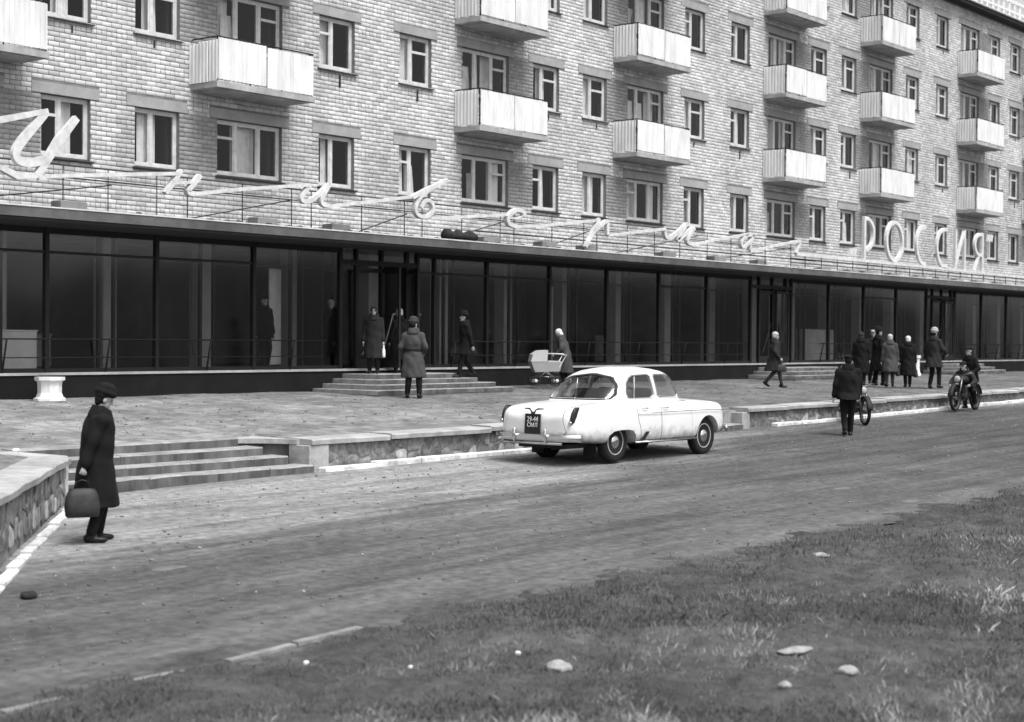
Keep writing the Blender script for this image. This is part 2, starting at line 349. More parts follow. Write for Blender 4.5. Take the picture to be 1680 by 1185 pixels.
# out-of-view rise added for the shop glass reflections, taller rightward to darken them
hv = []; hf = []
hx = lin(-120, 260, 90)
for i, x in enumerate(hx):
    for j in range(7):
        y = -40 - j * 14; hv.append((x, y, -4 + ((3.2 + .5 * math.sin(x * .11) + .3 * math.sin(x * .43)) + 9 * min(1, max(0, (x - 85) / 45)) * (1 + .25 * math.sin(x * .19))) * (1 - (1 - min(j, 3) / 3) ** 2)))
for i in range(len(hx) - 1):
    for j in range(6): hf.append((i * 7 + j, (i + 1) * 7 + j, (i + 1) * 7 + j + 1, i * 7 + j + 1))
me = bpy.data.meshes.new('reflection_hill'); me.from_pydata(hv, [], hf); me.materials.append(M_REFLHILL); tag(mk('reflection_hill', smooth(me)), kind='structure')

# ------------------------------------------------------------------ apartment building
B = thing('apartment_building', 'long apartment block of pale brick with white balconies above a dark glazed shop floor', 'building', (17, YW, -1.2), world=True)
P, FP, Z0 = 16.14, 2.84, 3.69
WINS = []   # x0, width, kind, k
for n in range(-1, 5):
    b = 21.89 + P * n
    for k in range(4):
        for off in (0, 5.46, 8.29, 13.79): WINS.append((b + off, 1.21, 'S', k))
        for off in (2.29, 10.74): WINS.append((b + off, 1.97, 'L' if off < 5 else 'R', k))
X0, X1, ZB, ZT = 14.0, 92.0, 2.42, 14.2
WINS = [q for q in WINS if q[0] > X0 + .3 and q[0] + q[1] < X1 - .3]
HW = 1.25
WINS = [q + (Z0 + q[3] * FP,) for q in WINS]
def panels():
    r = []
    for x, wd, kd, k, z in WINS:
        if kd == 'L': r.append((x - 1.09, x, z, z + HW))
        if kd == 'R': r.append((x + wd, x + wd + 1.08, z, z + HW))
    return r
PAN = panels()
LINT = [(x - .22, x + wd + .22, z + HW, z + HW + .235) for x, wd, kd, k, z in WINS]
HOLES = [(x, x + wd, z - .03, z + HW) for x, wd, kd, k, z in WINS]
# mortar sheet: cells between all hole edges
xe = sorted(set([X0, X1] + [h[0] for h in HOLES] + [h[1] for h in HOLES])); ze = sorted(set([ZB, ZT] + [h[2] for h in HOLES] + [h[3] for h in HOLES]))
wall = MB()
for i in range(len(xe) - 1):
    for j in range(len(ze) - 1):
        cx_, cz_ = (xe[i] + xe[i + 1]) / 2, (ze[j] + ze[j + 1]) / 2
        if any(h[0] < cx_ < h[1] and h[2] < cz_ < h[3] for h in HOLES): continue
        y = YW + .009; wall.add([(xe[i], y, ze[j]), (xe[i + 1], y, ze[j]), (xe[i + 1], y, ze[j + 1]), (xe[i], y, ze[j + 1])], [(0, 1, 2, 3)])
for x0, x1, z0, z1 in HOLES:
    a, b_ = YW + .009, YW + .30
    wall.add([(x0, a, z0), (x0, b_, z0), (x0, b_, z1), (x0, a, z1)], [(0, 1, 2, 3)]); wall.add([(x1, a, z0), (x1, b_, z0), (x1, b_, z1), (x1, a, z1)], [(3, 2, 1, 0)])
    wall.add([(x0, a, z0), (x1, a, z0), (x1, b_, z0), (x0, b_, z0)], [(0, 1, 2, 3)]); wall.add([(x0, a, z1), (x1, a, z1), (x1, b_, z1), (x0, b_, z1)], [(3, 2, 1, 0)])
wall_o = wall.obj('wall', M_MORT, B)
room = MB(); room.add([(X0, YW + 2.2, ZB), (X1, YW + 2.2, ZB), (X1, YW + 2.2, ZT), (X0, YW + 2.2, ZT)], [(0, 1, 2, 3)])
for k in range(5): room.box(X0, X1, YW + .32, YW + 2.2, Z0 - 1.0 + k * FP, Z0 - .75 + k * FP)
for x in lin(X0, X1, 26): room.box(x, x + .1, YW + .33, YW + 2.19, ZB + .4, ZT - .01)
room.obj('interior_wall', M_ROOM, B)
# bricks: courses of 0.1 m with every sixth a header course
bl = []; bd = []
holes_np = np.array(HOLES); lint_np = np.array(LINT); pan_np = np.array(PAN)
z = ZB; row = 0
while z < ZT - .09:
    hd = row % 6 == 3; step = .130 if hd else .260
    x = X0 - (0 if row % 2 else .13) + random.uniform(0, .02)
    zc = z + .05
    lz = [(l[0], l[1]) for l in LINT if l[2] - .02 < zc < l[3] + .02]; hz = [(h[0], h[1]) for h in HOLES if h[2] - .02 < zc < h[3]]; pz = [(q[0], q[1]) for q in PAN if q[2] - .01 < zc < q[3]]
    cut = sorted(lz + hz)
    while x < X1:
        a, b_ = max(x, X0), min(x + step - .012, X1); segs = [(a, b_)]
        for c0, c1 in cut:
            if c1 <= a or c0 >= b_: continue
            ns = []
            for s0, s1 in segs:
                if c1 <= s0 or c0 >= s1: ns.append((s0, s1)); continue
                if c0 > s0: ns.append((s0, c0 - .004 if (c0, c1) in lz else c0))
                if c1 < s1: ns.append((c1 + .004 if (c0, c1) in lz else c1, s1))
            segs = ns
        for s0, s1 in segs:
            if s1 - s0 < .03: continue
            mid = (s0 + s1) / 2; dark = any(q[0] < mid < q[1] for q in pz)
            (bd if dark else bl).append((s0, s1, z + .005, z + .100 - .008))
        x += step
    z += .1; row += 1
def brickarr(L):
    A = np.array(L); n = len(A); j = rng.normal(0, .0022, (n,)); y0 = YW + j; y1 = np.full(n, YW + .10); e = rng.normal(0, .0018, (n, 4))
    x0, x1, z0, z1 = A[:, 0] + np.abs(e[:, 0]), A[:, 1] - np.abs(e[:, 1]), A[:, 2] + e[:, 2], A[:, 3] + e[:, 3]
    c = .004
    V = np.stack([np.stack([x0 + c, y0, z0 + c], 1), np.stack([x1 - c, y0, z0 + c], 1), np.stack([x1 - c, y0, z1 - c], 1), np.stack([x0 + c, y0, z1 - c], 1),
                  np.stack([x0, y0 + c, z0], 1), np.stack([x1, y0 + c, z0], 1), np.stack([x1, y0 + c, z1], 1), np.stack([x0, y0 + c, z1], 1),
                  np.stack([x0, y1, z0], 1), np.stack([x1, y1, z0], 1), np.stack([x1, y1, z1], 1), np.stack([x0, y1, z1], 1)], 1)
    f = [(0, 1, 2, 3)]
    for r in (0, 4):
        for k in range(4): f.append((r + 4 + k, r + 4 + (k + 1) % 4, r + (k + 1) % 4, r + k))
    F = (np.array(f)[None] + (np.arange(n) * 12)[:, None, None]).reshape(-1, 4)
    return V.reshape(-1, 3), F
# the 300 whole bricks that show largest are objects of their own
single = [q for q in bl if 17.75 < q[0] and q[1] - q[0] > .24 and q[2] > 2.7 and q[3] < 9.6 - (q[0] - 17.7) * .3 and not (16.0 < q[0] < 19.3 and 5.5 < q[2] < 6.7) and not (16.0 < q[0] < 19.3 and q[2] > 8.3)]
single.sort(key=lambda q: q[0] + .12 * abs(q[2] - 4)); single = single[:300]; ss = set(single); bl = [q for q in bl if q not in ss]
V, F = brickarr(bl); o = mk('brickwork', fastmesh('brickwork', V, F, M_BRICK), wall_o); o['kind'] = 'stuff'; o.matrix_parent_inverse = Matrix()
V, F = brickarr(bd); o = mk('grey_brickwork', fastmesh('grey_brickwork', V, F, M_DBRICK), wall_o); o['kind'] = 'stuff'; o['label'] = 'grey brick infill between paired windows'
bmesh1 = []
for t in range(4):
    V, F = brickarr([(0, .248, 0, .087)]); V[:, 1] -= YW; bmesh1.append(fastmesh('brick', V, F, M_BRICK1))
for i, q in enumerate(single): mk('brick', bmesh1[i % 4], wall_o, (q[0], YW, q[2]))
# lintels
LM = {}
for (x0, x1, z0, z1) in LINT:
    wd = round(x1 - x0, 2)
    if wd not in LM: LM[wd] = MB().box(0, wd, -.006, .11, 0, .222).mesh('lintel', M_LINT)
    mk('lintel', LM[wd], B, (x0, YW, z0 + .006))
# windows
def frame_mesh(wd, h, splits, kind):
    m = MB(); t = .055; y0, y1 = 0, .06
    m.box(0, t, y0, y1, 0, h); m.box(wd - t, wd, y0, y1, 0, h); m.box(t, wd - t, y0, y1, 0, t); m.box(t, wd - t, y0, y1, h - t, h)
    leaves = []; xs = [t] + splits + [wd - t]
    for i, s in enumerate(splits): m.box(s - .035, s + .035, y0 - .004, y1, t, h - t)
    for i in range(len(xs) - 1):
        a = xs[i] + (.035 if i else 0); b = xs[i + 1] - (.035 if i < len(splits) else 0); leaves.append((a, b))
    panes = []
    for i, (a, b) in enumerate(leaves):
        u = .035; m.box(a, a + u, y0 + .01, y1 - .01, t, h - t); m.box(b - u, b, y0 + .01, y1 - .01, t, h - t); m.box(a + u, b - u, y0 + .01, y1 - .01, t, t + u); m.box(a + u, b - u, y0 + .01, y1 - .01, h - t - u, h - t)
        if (kind, i) in FORT:
            zz = h * .68; m.box(a + u, b - u, y0 - .004, y1 - .01, zz - .03, zz + .03); panes += [(a + u, b - u, t + u, zz - .03), (a + u, b - u, zz + .03, h - t - u)]
        else: panes.append((a + u, b - u, t + u, h - t - u))
    return m.mesh('window', M_FRAME), panes
FORT = {('Sa', 0), ('Sb', 1), ('La', 0), ('Lb', 2)}
FM = {}
for kd, wd, sp in (('Sa', 1.21, [.50]), ('Sb', 1.21, [.50]), ('Sc', 1.21, [.50]), ('La', 1.97, [.62, 1.32]), ('Lb', 1.97, [.62, 1.32])):
    me_, pn = frame_mesh(wd, HW - .02, sp, kd); pm = []
    for (a, b, c, d) in pn:
        pmesh = MB().box(a, b, .028, .034, c, d).mesh('pane', M_WGLASS); pm.append(pmesh)
    FM[kd] = (me_, pm)
SILL = {wd: MB().add([(-.06, -.17, -.05), (wd + .06, -.17, -.05), (wd + .06, .0, 0), (-.06, .0, 0), (-.06, -.17, -.075), (wd + .06, -.17, -.075), (wd + .06, 0, -.03), (-.06, 0, -.03)],
        [(0, 1, 2, 3), (4, 7, 6, 5), (0, 4, 5, 1), (1, 5, 6, 2), (2, 6, 7, 3), (3, 7, 4, 0)]).mesh('sill', M_SILL) for wd in (1.21, 1.97)}
def curtain_mesh(wd, h, ph):
    V = []; F = []; n = int(wd / .03) + 2
    for i in range(n):
        x = wd * i / (n - 1); y = .022 * math.sin(i * 1.9 + ph) + .012 * math.sin(i * .8)
        V += [(x, y, 0), (x * (1 if ph < 3 else .8), y, h)]
    for i in range(n - 1): F.append((2 * i, 2 * i + 2, 2 * i + 3, 2 * i + 1))
    m = bpy.data.meshes.new('curtain'); m.from_pydata(V, [], F); m.materials.append(M_CURT); sm = m.polygons.foreach_set('use_smooth', [True] * len(F)); return m
CM = [curtain_mesh(.36, 1.12, 1), curtain_mesh(.5, 1.12, 2), curtain_mesh(.25, 1.12, 4), curtain_mesh(.42, .75, 5)]
rw = random.Random(5)
for (x, wd, kd, k, z) in WINS:
    t = ('La' if k == 0 and rw.random() < .4 else 'Lb') if wd > 1.5 else (('Sa' if rw.random() < .7 else 'Sc') if k == 0 else ('Sb' if rw.random() < .75 else 'Sa'))
    fm, pms = FM[t]; wo = mk('window', fm, B, (x, YW + .11, z + .01))
    for q in pms: mk('pane', q, wo)
    mk('sill', SILL[wd], wo, (0, -.004, -.005))
    for c in range(rw.choice([1, 2, 2]) if wd < 1.5 else rw.choice([2, 3])):
        cm = rw.choice(CM); mk('curtain', cm, wo, (rw.uniform(.05, wd - .55), .14 + c * .05, .05))
wp = MB().box(-.022, .022, -.03, .02, -.34, -.05).mesh('weep_pipe', M_SILL); wp2 = MB().box(-.016, .016, -.025, .02, -.20, -.05).mesh('weep_pipe', M_SILL)
for (x, wd, kd, k, z) in WINS:
    if k >= 1 and kd == 'S' and rw.random() < .6: mk('weep_pipe', rw.choice([wp, wp2]), B, (x + rw.uniform(.5, .75), YW, z - .08))
# balconies
def corr(wd, h, ph=0):         # corrugated sheet, width along x, facing -y
    V = []; F = []; n = int(wd / .0144)
    for i in range(n + 1):
        x = wd * i / n; y = -.016 * math.cos(2 * PI * x / .115 + ph); V += [(x, y, 0), (x, y, h), (x, y + .007, 0), (x, y + .007, h)]
    for i in range(n):
        a = 4 * i; F += [(a, a + 4, a + 5, a + 1), (a + 2, a + 3, a + 7, a + 6), (a + 1, a + 5, a + 7, a + 3), (a, a + 2, a + 6, a + 4)]
    F += [(0, 1, 3, 2), (4 * n, 4 * n + 2, 4 * n + 3, 4 * n + 1)]
    m = bpy.data.meshes.new('panel'); m.from_pydata(V, [], F); m.materials.append(M_CORR); return autosmooth(m, 60)
BW, BD = 2.95, .88
slab = MB().box(0, BW, -BD, 0, 0, .13).box(.25, BW - .25, -BD + .08, 0, -.035, 0).mesh('balcony', M_SLAB)
pf = [corr(1.43, .90, p) for p in (0, 1.5)]; ps = corr(.80, .90, .7); ps2 = corr(.60, .86, .2)
def bars(L, r=.016):
    m = MB()
    for a, b in L: m.tube([a, b], r, 6)
    return m.mesh('railing', M_RAIL, smooth=True)
rail = bars([((.03, -BD + .03, 1.10), (BW - .03, -BD + .03, 1.10)), ((.03, -BD + .03, 1.10), (.03, 0, 1.10)), ((BW - .03, -BD + .03, 1.10), (BW - .03, 0, 1.10)),
             ((.05, -BD + .06, .2), (BW - .05, -BD + .06, .2))] + [((x, -BD + .05, .13), (x, -BD + .05, 1.1)) for x in (.05, 1.0, 1.95, BW - .05)])
rb = random.Random(3)
for n in range(-1, 5):
    b = 21.89 + P * n
    for bx in (b + 1.51, b + 10.41):
        if bx < X0 + .2 or bx > X1 - 4: continue
        for k in (1, 2, 3):
            z = Z0 + k * FP - 1.04 - .02
            bo = mk('balcony', slab, B, (bx, YW - .002, z)); mk('railing', rail, bo)
            dz = rb.uniform(-.01, .02); top = rb.random()
            mk('panel', pf[0], bo, (.02, -BD - .004, .16 + dz)); mk('panel', pf[1], bo, (1.47, -BD - .004 + rb.uniform(-.01, .01), .16 + rb.uniform(-.015, .02)))
            first = (abs(bx - 23.4) < .1 and k == 1)
            if first:
                mk('panel', ps2, bo, (-.012, -.30, .16), (0, 0, -PI / 2)); mk('panel', ps2, bo, (-.03, -.01, .12), (0, 0, -PI / 2))
            else: mk('panel', ps, bo, (.0, -.03, .16), (0, 0, -PI / 2))
            mk('panel', ps, bo, (BW, -.03, .16), (0, 0, -PI / 2))
# cornice, roof and roof balustrade
MB().box(X0, X1, YW - .42, YW + .4, ZT, ZT + .10).box(X0, X1, YW - .46, YW + .4, ZT + .10, ZT + .17).obj('cornice', M_SOFF, B)
MB().box(X0, X1, YW + .4, YW + 11, ZT - .2, ZT + .12).box(X0, X1, YW - .44, YW + .39, ZT + .172, ZT + .23).obj('roof', M_TIN, B)
bal = MB()
for i in range(int((X1 - 50) / .62)):
    x = 50 + i * .62; bal.box(x, x + .14, YW - .10, YW + .02, ZT + .24, ZT + .98)
bal.box(50, X1, YW - .12, YW + .04, ZT + .98, ZT + 1.12); bal.box(50, X1, YW - .11, YW + .03, ZT + .56, ZT + .64)
bal.obj('roof_balustrade', M_CORR, B)
# side and back walls of the block
MB().box(X0, X0 + .3, YW + .02, YW + 11, -1.2, ZT - .21).box(X1 - .3, X1, YW + .02, YW + 11, -1.2, ZT - .21).box(X0 + .3, X1 - .3, YW + 10.7, YW + 11, -1.2, ZT - .21).obj('rear_wall', M_BRICK, B)

# ---- ground-floor shop: canopy, glazing, interior
can = MB().box(X0 + .5, X1, YC, YW + .0, 2.215, 2.40); can.cur = 0
can.obj('canopy', M_FASC, B)
MB().box(X0 + .5, X1, YC - .012, YC + .09, 2.402, 2.428).obj('canopy_flashing', M_TIN, B)
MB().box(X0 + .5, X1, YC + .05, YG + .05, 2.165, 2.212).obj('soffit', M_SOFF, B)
MB().box(X0 + .5, X1, YG + .051, YW + 8, 2.16, 2.212).obj('shop_ceiling', M_CONCL, B)
rnd = random.Random(9)
V = []; 
deb = MB()
for i in range(420):
    x = rnd.choice([rnd.uniform(22, 34), rnd.uniform(17, 80)]); r = rnd.uniform(.02, .07); y = YC + rnd.uniform(.12, .55)
    deb.ell((x, y, 2.41 + r * .3), (r * rnd.uniform(1, 2.5), r, r * .7), 6, 4)
o = deb.obj('moss_clump', M_DEBRIS, B); o['kind'] = 'stuff'
MB().box(X0 + .5, X1, YP, YG + .25, -1.6, -.74).obj('plinth', M_PLINTH, B)
MB().box(X0 + .5, X1, YP - .03, YG + .10, -.738, -.69).obj('plinth_ledge', M_CONCL, B)
inn = MB(); inn.box(X0 + .6, X1 - .1, YG + .26, YW + 8.3, -.9, -.70); inn.obj('shop_floor', M_INF, B)
inn = MB(); inn.box(X0 + .6, X1 - .1, YW + 7.5, YW + 7.7, -.69, 2.15)
for x in (24.9, 33.6, 36.9, 45.0, 52.6, 58.0, 70.0): inn.box(x, x + .15, YG + 2.6, YW + 7.5, -.69, 2.15)
inn.obj('shop_wall', M_INW, B)
colm = MB().cham(-.17, .17, -.17, .17, -.695, 2.155, .0).mesh('column', M_INCOL)
x = 21.5 - 2 * 2.7
while x < 86: mk('column', colm, B, (x, 28.3, 0)); x += 2.7
BAY = 2.72
def bay_mesh(w_, transom):
    m = MB(); m.box(-.045, .045, -.05, .06, -.69, 2.16)
    m.box(.045, w_ - .045, -.03, .04, -.69, -.61); m.box(.045, w_ - .045, -.03, .04, 2.05, 2.16)
    if transom: m.box(.045, w_ - .045, -.03, .03, 1.66, 1.71)
    return m.mesh('shop_window', M_MULL)
bm_t, bm_n = bay_mesh(BAY, True), bay_mesh(BAY, False)
pane1 = MB().box(.045, BAY - .045, 0, .008, -.61, 1.66).mesh('pane', M_GLASS); pane2 = MB().box(.045, BAY - .045, 0, .008, 1.71, 2.05).mesh('pane', M_GLASS); pane3 = MB().box(.045, BAY - .045, 0, .008, -.61, 2.05).mesh('pane', M_GLASS)
inf = MB().box(0, .07, -.03, .04, -.69, 2.15).box(.38, .45, -.03, .04, -.69, 2.15).box(-1.1, .0, -.02, .03, 1.66, 1.70).box(.45, 1.5, -.02, .03, 1.66, 1.70).mesh('inner_frame', M_MULL)
ent = {3: 0, 10: 1, 15: 2}
for i in range(-1, 26):
    x = 19.1 + BAY * i
    if x > 88: break
    if i in ent: continue
    tr = i in (-1, 0, 1, 4, 5, 8, 13); bo = mk('shop_window', bm_t if tr else bm_n, B, (x, YG, 0))
    if tr: mk('pane', pane1, bo); mk('pane', pane2, bo)
    else: mk('pane', pane3, bo)
    mk('inner_frame', inf, bo, (BAY * .62, .62, 0))
# entrances: vestibule frames with glazed leaves
leaf = MB().box(0, .07, -.02, .03, -.66, 1.72).box(.83, .9, -.02, .03, -.66, 1.72).box(.07, .83, -.02, .03, -.66, -.46).box(.07, .83, -.02, .03, 1.62, 1.72).mesh('door', M_MULL)
lpane = MB().box(.07, .83, .0, .008, -.46, 1.62).mesh('pane', M_GLASS)
hand = MB().tube([(.16, -.07, -.35), (.70, -.07, .62)], .013, 6).tube([(.16, -.07, -.35), (.16, 0, -.35)], .01, 6).tube([(.70, -.07, .62), (.70, 0, .62)], .01, 6).mesh('handle', M_CHROME)
hand2 = hand.copy(); setmat(hand2, M_STEEL); setmat(hand, M_CONCL)
for i, e in ent.items():
    x = 19.1 + BAY * i; f = MB()
    W2 = 3.5 if e == 0 else BAY
    for q in ((0, .09), (.55, .62), (1.42, 1.50), (2.32, 2.42)) + (((3.36, 3.44),) if e == 0 else ()): f.box(x + q[0] - .04, x + q[1] - .04, YG - .05, YG + .06, -.69, 2.16)
    f.box(x + .05, x + BAY - .05, YG - .04, YG + .05, 1.78, 1.90)
    fo = f.obj('door_frame', M_MULL, B)
    MB().box(x + .06, x + .5, YG, YG + .008, -.6, 1.78).obj('pane', M_GLASS, fo); MB().box(x + .06, x + BAY - .06, YG, YG + .008, 1.90, 2.15).obj('pane', M_GLASS, fo)
    for dx, rot_ in ((.55, 0), (1.45, -.15 if e else -1.9), ):
        d = mk('door', leaf, B, (x + dx, YG - .01, 0), (0, 0, rot_)); mk('pane', lpane, d); mk('handle', hand if e == 0 else hand2, d)
    d = mk('door', leaf, B, (x + 2.42, YG - .01, 0), (0, 0, PI + (1.0 if e == 0 else .1))); mk('pane', lpane, d)
    mk('handle', hand if e == 0 else hand2, d, (0, .12, 0))
    # inner vestibule
    v = MB()
    for q in (0, .7, 1.4, 2.1, 2.7): v.box(x + q, x + q + .12, YG + 1.6, YG + 1.7, -.69, 2.15)
    v.box(x, x + 2.82, YG + 1.59, YG + 1.71, 1.7, 1.85); v.box(x - .3, x - .24, YG + .3, YG + 1.6, -.69, 2.15)
    v.obj('vestibule_frame', M_MULL, B)
# pale hanging strips inside the shop
for x, y, w_, z0 in ((25.95, 28.0, .22, -.6), (26.35, 28.2, .16, -.6), (26.75, 28.4, .3, -.6), (27.35, 28.0, .2, -.6), (31.6, 30.5, .3, -.6), (38.9, 29.6, .35, -.6), (44.4, 29.0, .3, -.6), (50.4, 28.6, .25, -.6), (57.8, 29.0, .3, -.6)):
    MB().box(x, x + w_, y, y + .03, z0, 1.65).obj('hanging_strip', M_CURT, B)
# shop fittings
def fitting(x0, x1, y0, y1, z0, z1, label, cat, m, name, group=None):
    t = thing(name, label, cat, ((x0 + x1) / 2, (y0 + y1) / 2, z0), group=group); a, b = (x1 - x0) / 2, (y1 - y0) / 2; h = z1 - z0
    MB().cham(-a, a, -b, b, .08, h, .01).obj('cabinet', m, t); MB().box(-a + .03, a - .03, -b + .03, b - .03, 0, .08).obj('base', M_DARK, t)
    MB().box(-a - .02, a + .02, -b - .02, b + .02, h, h + .03).obj('top', m, t)
fitting(18.35, 19.45, 27.8, 28.1, -.70, .12, 'white display counter behind the first shop pane by the white urn', 'display counter', M_WHITE, 'display_counter')
fitting(20.0, 21.0, 29.5, 30.1, -.70, .05, 'grey goods bin behind the glass between two pale columns at the left', 'display counter', M_CONC, 'display_counter')
fitting(40.1, 41.1, 28.5, 28.8, -.70, .15, 'light grey panel stand behind the glass above the white car', 'panel stand', M_CONCL, 'panel_stand')
fitting(51.6, 53.9, 27.9, 28.2, -.70, .45, 'pale counter behind the glass at the right of the second entrance', 'display counter', M_CONCL, 'display_counter')

# ------------------------------------------------------------------ entrance steps, retaining wall, kerb
def slabrow(parent, name, x0, x1, y0, y1, z0, z1, L, m, c=.012, jit=.004, xj=.25):
    x = x0
    while x < x1 - .05:
        e = min(x + L * random.uniform(1 - xj, 1 + xj), x1)
        if x1 - e < L * .4: e = x1
        j = random.uniform(-jit, jit)
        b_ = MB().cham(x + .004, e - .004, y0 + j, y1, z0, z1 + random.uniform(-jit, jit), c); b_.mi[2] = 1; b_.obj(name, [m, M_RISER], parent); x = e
def entrance_steps(xa, xb, label, n=4, dz=.11, zt=-.80):
    t = thing('entrance_steps', label, 'steps', ((xa + xb) / 2, 25.8, -1.25), group='entrance steps of the shop', world=True)
    for k in range(n):
        e = .32 * (k); z = zt - dz * k
        yf = YP - 1.1 - e
        MB().box(xa - e + .02, xb + e - .02, yf + .02, YP - .003, z - dz - .06, z - .02 - .001 * k).obj('step_core', M_STEP, t)
        # tread slabs along the front and the sides
        slabrow(t, 'step', xa - e, xb + e, yf, yf + .36, z - dz + .005, z, 1.25, M_STEP, .012, .003, .15)
        if k < n:
            MB().cham(xa - e, xa - e + .34, yf + .365, YP - .006, z - dz + .005, z - .001, .01).obj('step', M_STEP, t)
            MB().cham(xb + e - .34, xb + e, yf + .365, YP - .006, z - dz + .005, z - .001, .01).obj('step', M_STEP, t)
    MB().cham(xa + .345, xb - .345, YP - .735, YP - .006, zt - .05, zt - .002, .008).obj('platform_slab', M_STEP, t)
entrance_steps(27.15, 30.1, 'broad worn concrete steps below the open door behind the soldier')
entrance_steps(46.5, 50.0, 'concrete steps at the middle entrance beside the woman walking right', 3, .12, -.82)
entrance_steps(59.9, 62.6, 'far concrete steps behind the motorcycle riders', 3, .12, -.80)

RW = thing('retaining_wall', 'low rubble stone wall with concrete coping along the edge of the raised pavement', 'wall', (30, 18.2, -2), world=True)
def zt_(x): return -1.55 + .0075 * (x - 17.5) if x > 17.5 else -1.55
OPEN2 = (28.3, 30.75)
segs = [(17.6, OPEN2[0]), (OPEN2[1], 95)]
bk = MB()
for a, b in segs:
    x = a
    while x < b:
        e = min(x + 2.0, b); bk.box(x, e, 18.052, 18.45, -2.5, zt_(x) - .09); x = e
# diagonal flank at the left
dA, dB = Vector((12.75, 17.55)), Vector((2.0, 6.06)); dd = (dB - dA).normalized(); dn = Vector((dd.y, -dd.x))
if dn.dot(Vector((1, -1))) < 0: dn = -dn
def diag(u, o, z): p = dA + dd * u + dn * o; return (p.x, p.y, z)
Ld = (dB - dA).length
bk.add([diag(0, -.03, -2.6), diag(Ld, -.03, -2.6), diag(Ld, -.03, -1.64), diag(0, -.03, -1.64), diag(0, -.4, -2.6), diag(Ld, -.4, -2.6), diag(Ld, -.4, -1.64), diag(0, -.4, -1.64)], [(0, 1, 2, 3), (4, 7, 6, 5), (0, 3, 7, 4), (1, 5, 6, 2), (3, 2, 6, 7)])
bk.obj('mortar_core', M_WMORT, RW)
rs = random.Random(21); stones_far = MB()
def clip(poly, px_, pz_, nx_, nz_):
    out_ = []
    for k in range(len(poly)):
        a, b = poly[k], poly[(k + 1) % len(poly)]; da = (a[0] - px_) * nx_ + (a[1] - pz_) * nz_; db = (b[0] - px_) * nx_ + (b[1] - pz_) * nz_
        if da <= 0: out_.append(a)
        if (da < 0 < db) or (db < 0 < da): t_ = da / (da - db); out_.append((a[0] + (b[0] - a[0]) * t_, a[1] + (b[1] - a[1]) * t_))
    return out_
def rubble(u0, u1, ztop, zbot, place, near):
    seeds = []; u = u0
    while u < u1:
        h = ztop(u) - zbot(u); nr = 3 if rs.random() < .45 else 2
        for r in range(nr): seeds.append((u + rs.uniform(0, .22), zbot(u) + h * (r + .5 + rs.uniform(-.28, .28)) / nr))
        u += rs.uniform(.17, .40)
    for i, (su, sz) in enumerate(seeds):
        zt2, zb = ztop(su), zbot(su) - .04; poly = [(max(su - .45, u0), zb), (min(su + .45, u1), zb), (min(su + .45, u1), zt2), (max(su - .45, u0), zt2)]
        for k in range(max(0, i - 7), min(len(seeds), i + 8)):
            if k == i or len(poly) < 3: continue
            q = seeds[k]; mx_, mz_ = (su + q[0]) / 2, (sz + q[1]) / 2; poly = clip(poly, mx_, mz_, q[0] - su, (q[1] - sz))
        if len(poly) < 3: continue
        cu, cz = sum(p[0] for p in poly) / len(poly), sum(p[1] for p in poly) / len(poly)
        sub = []
        for k in range(len(poly)):
            a, b = poly[k], poly[(k + 1) % len(poly)]; sub += [(a[0] * .82 + b[0] * .18, a[1] * .82 + b[1] * .18), ((a[0] + b[0]) / 2 + rs.uniform(-.008, .008), (a[1] + b[1]) / 2 + rs.uniform(-.008, .008)), (a[0] * .18 + b[0] * .82, a[1] * .18 + b[1] * .82)]
        g_ = rs.choice([.99, .96, .93, .85]); dp = rs.uniform(.002, .014); m = MB(); rg = []
        for dep, sc_ in ((.05, g_), (-dp * .5, g_ * .97), (-dp, g_ * .80)): rg.append([((p[0] - cu) * sc_, dep, (p[1] - cz) * sc_) for p in sub])
        m.loft(rg, cap=False); c_ = len(m.v); m.v.append((rs.uniform(-.02, .02), -dp - rs.uniform(0, .012), rs.uniform(-.01, .01))); n0 = 2 * len(sub)
        for k in range(len(sub)): m.f.append((n0 + k, n0 + (k + 1) % len(sub), c_)); m.mi.append(0)
        place(m, cu, cz, near(su), cz < zbot(su) + .16 and rs.random() < .4)
def place_main(m, u, z, near, lime):
    if near: m.obj('stone', M_STONEW if lime else M_STONE, RW, (u, 18.05, z), fix=True)
    else: stones_far.add([(u + v[0], 18.05 + v[1], z + v[2]) for v in m.v], m.f)
zroad = lambda x: zr(x, 17.9)
rubble(17.96, OPEN2[0] - .02, lambda x: zt_(x) - .095, zroad, place_main, lambda x: True)
rubble(OPEN2[1] + .12, 95, lambda x: zt_(x) - .095, zroad, place_main, lambda x: x < 42)
def place_diag(m, u, z, near, lime):
    o = m.obj('stone', M_STONEW if lime else M_STONE, RW, diag(u, -.015, z), fix=True); o.rotation_euler = (0, 0, math.atan2(-dd.y, -dd.x))
rubble(.05, 7.5, lambda u: -1.645, lambda u: -2.12, place_diag, lambda u: True)
o = stones_far.obj('stonework', M_STONE, RW); o['kind'] = 'stuff'
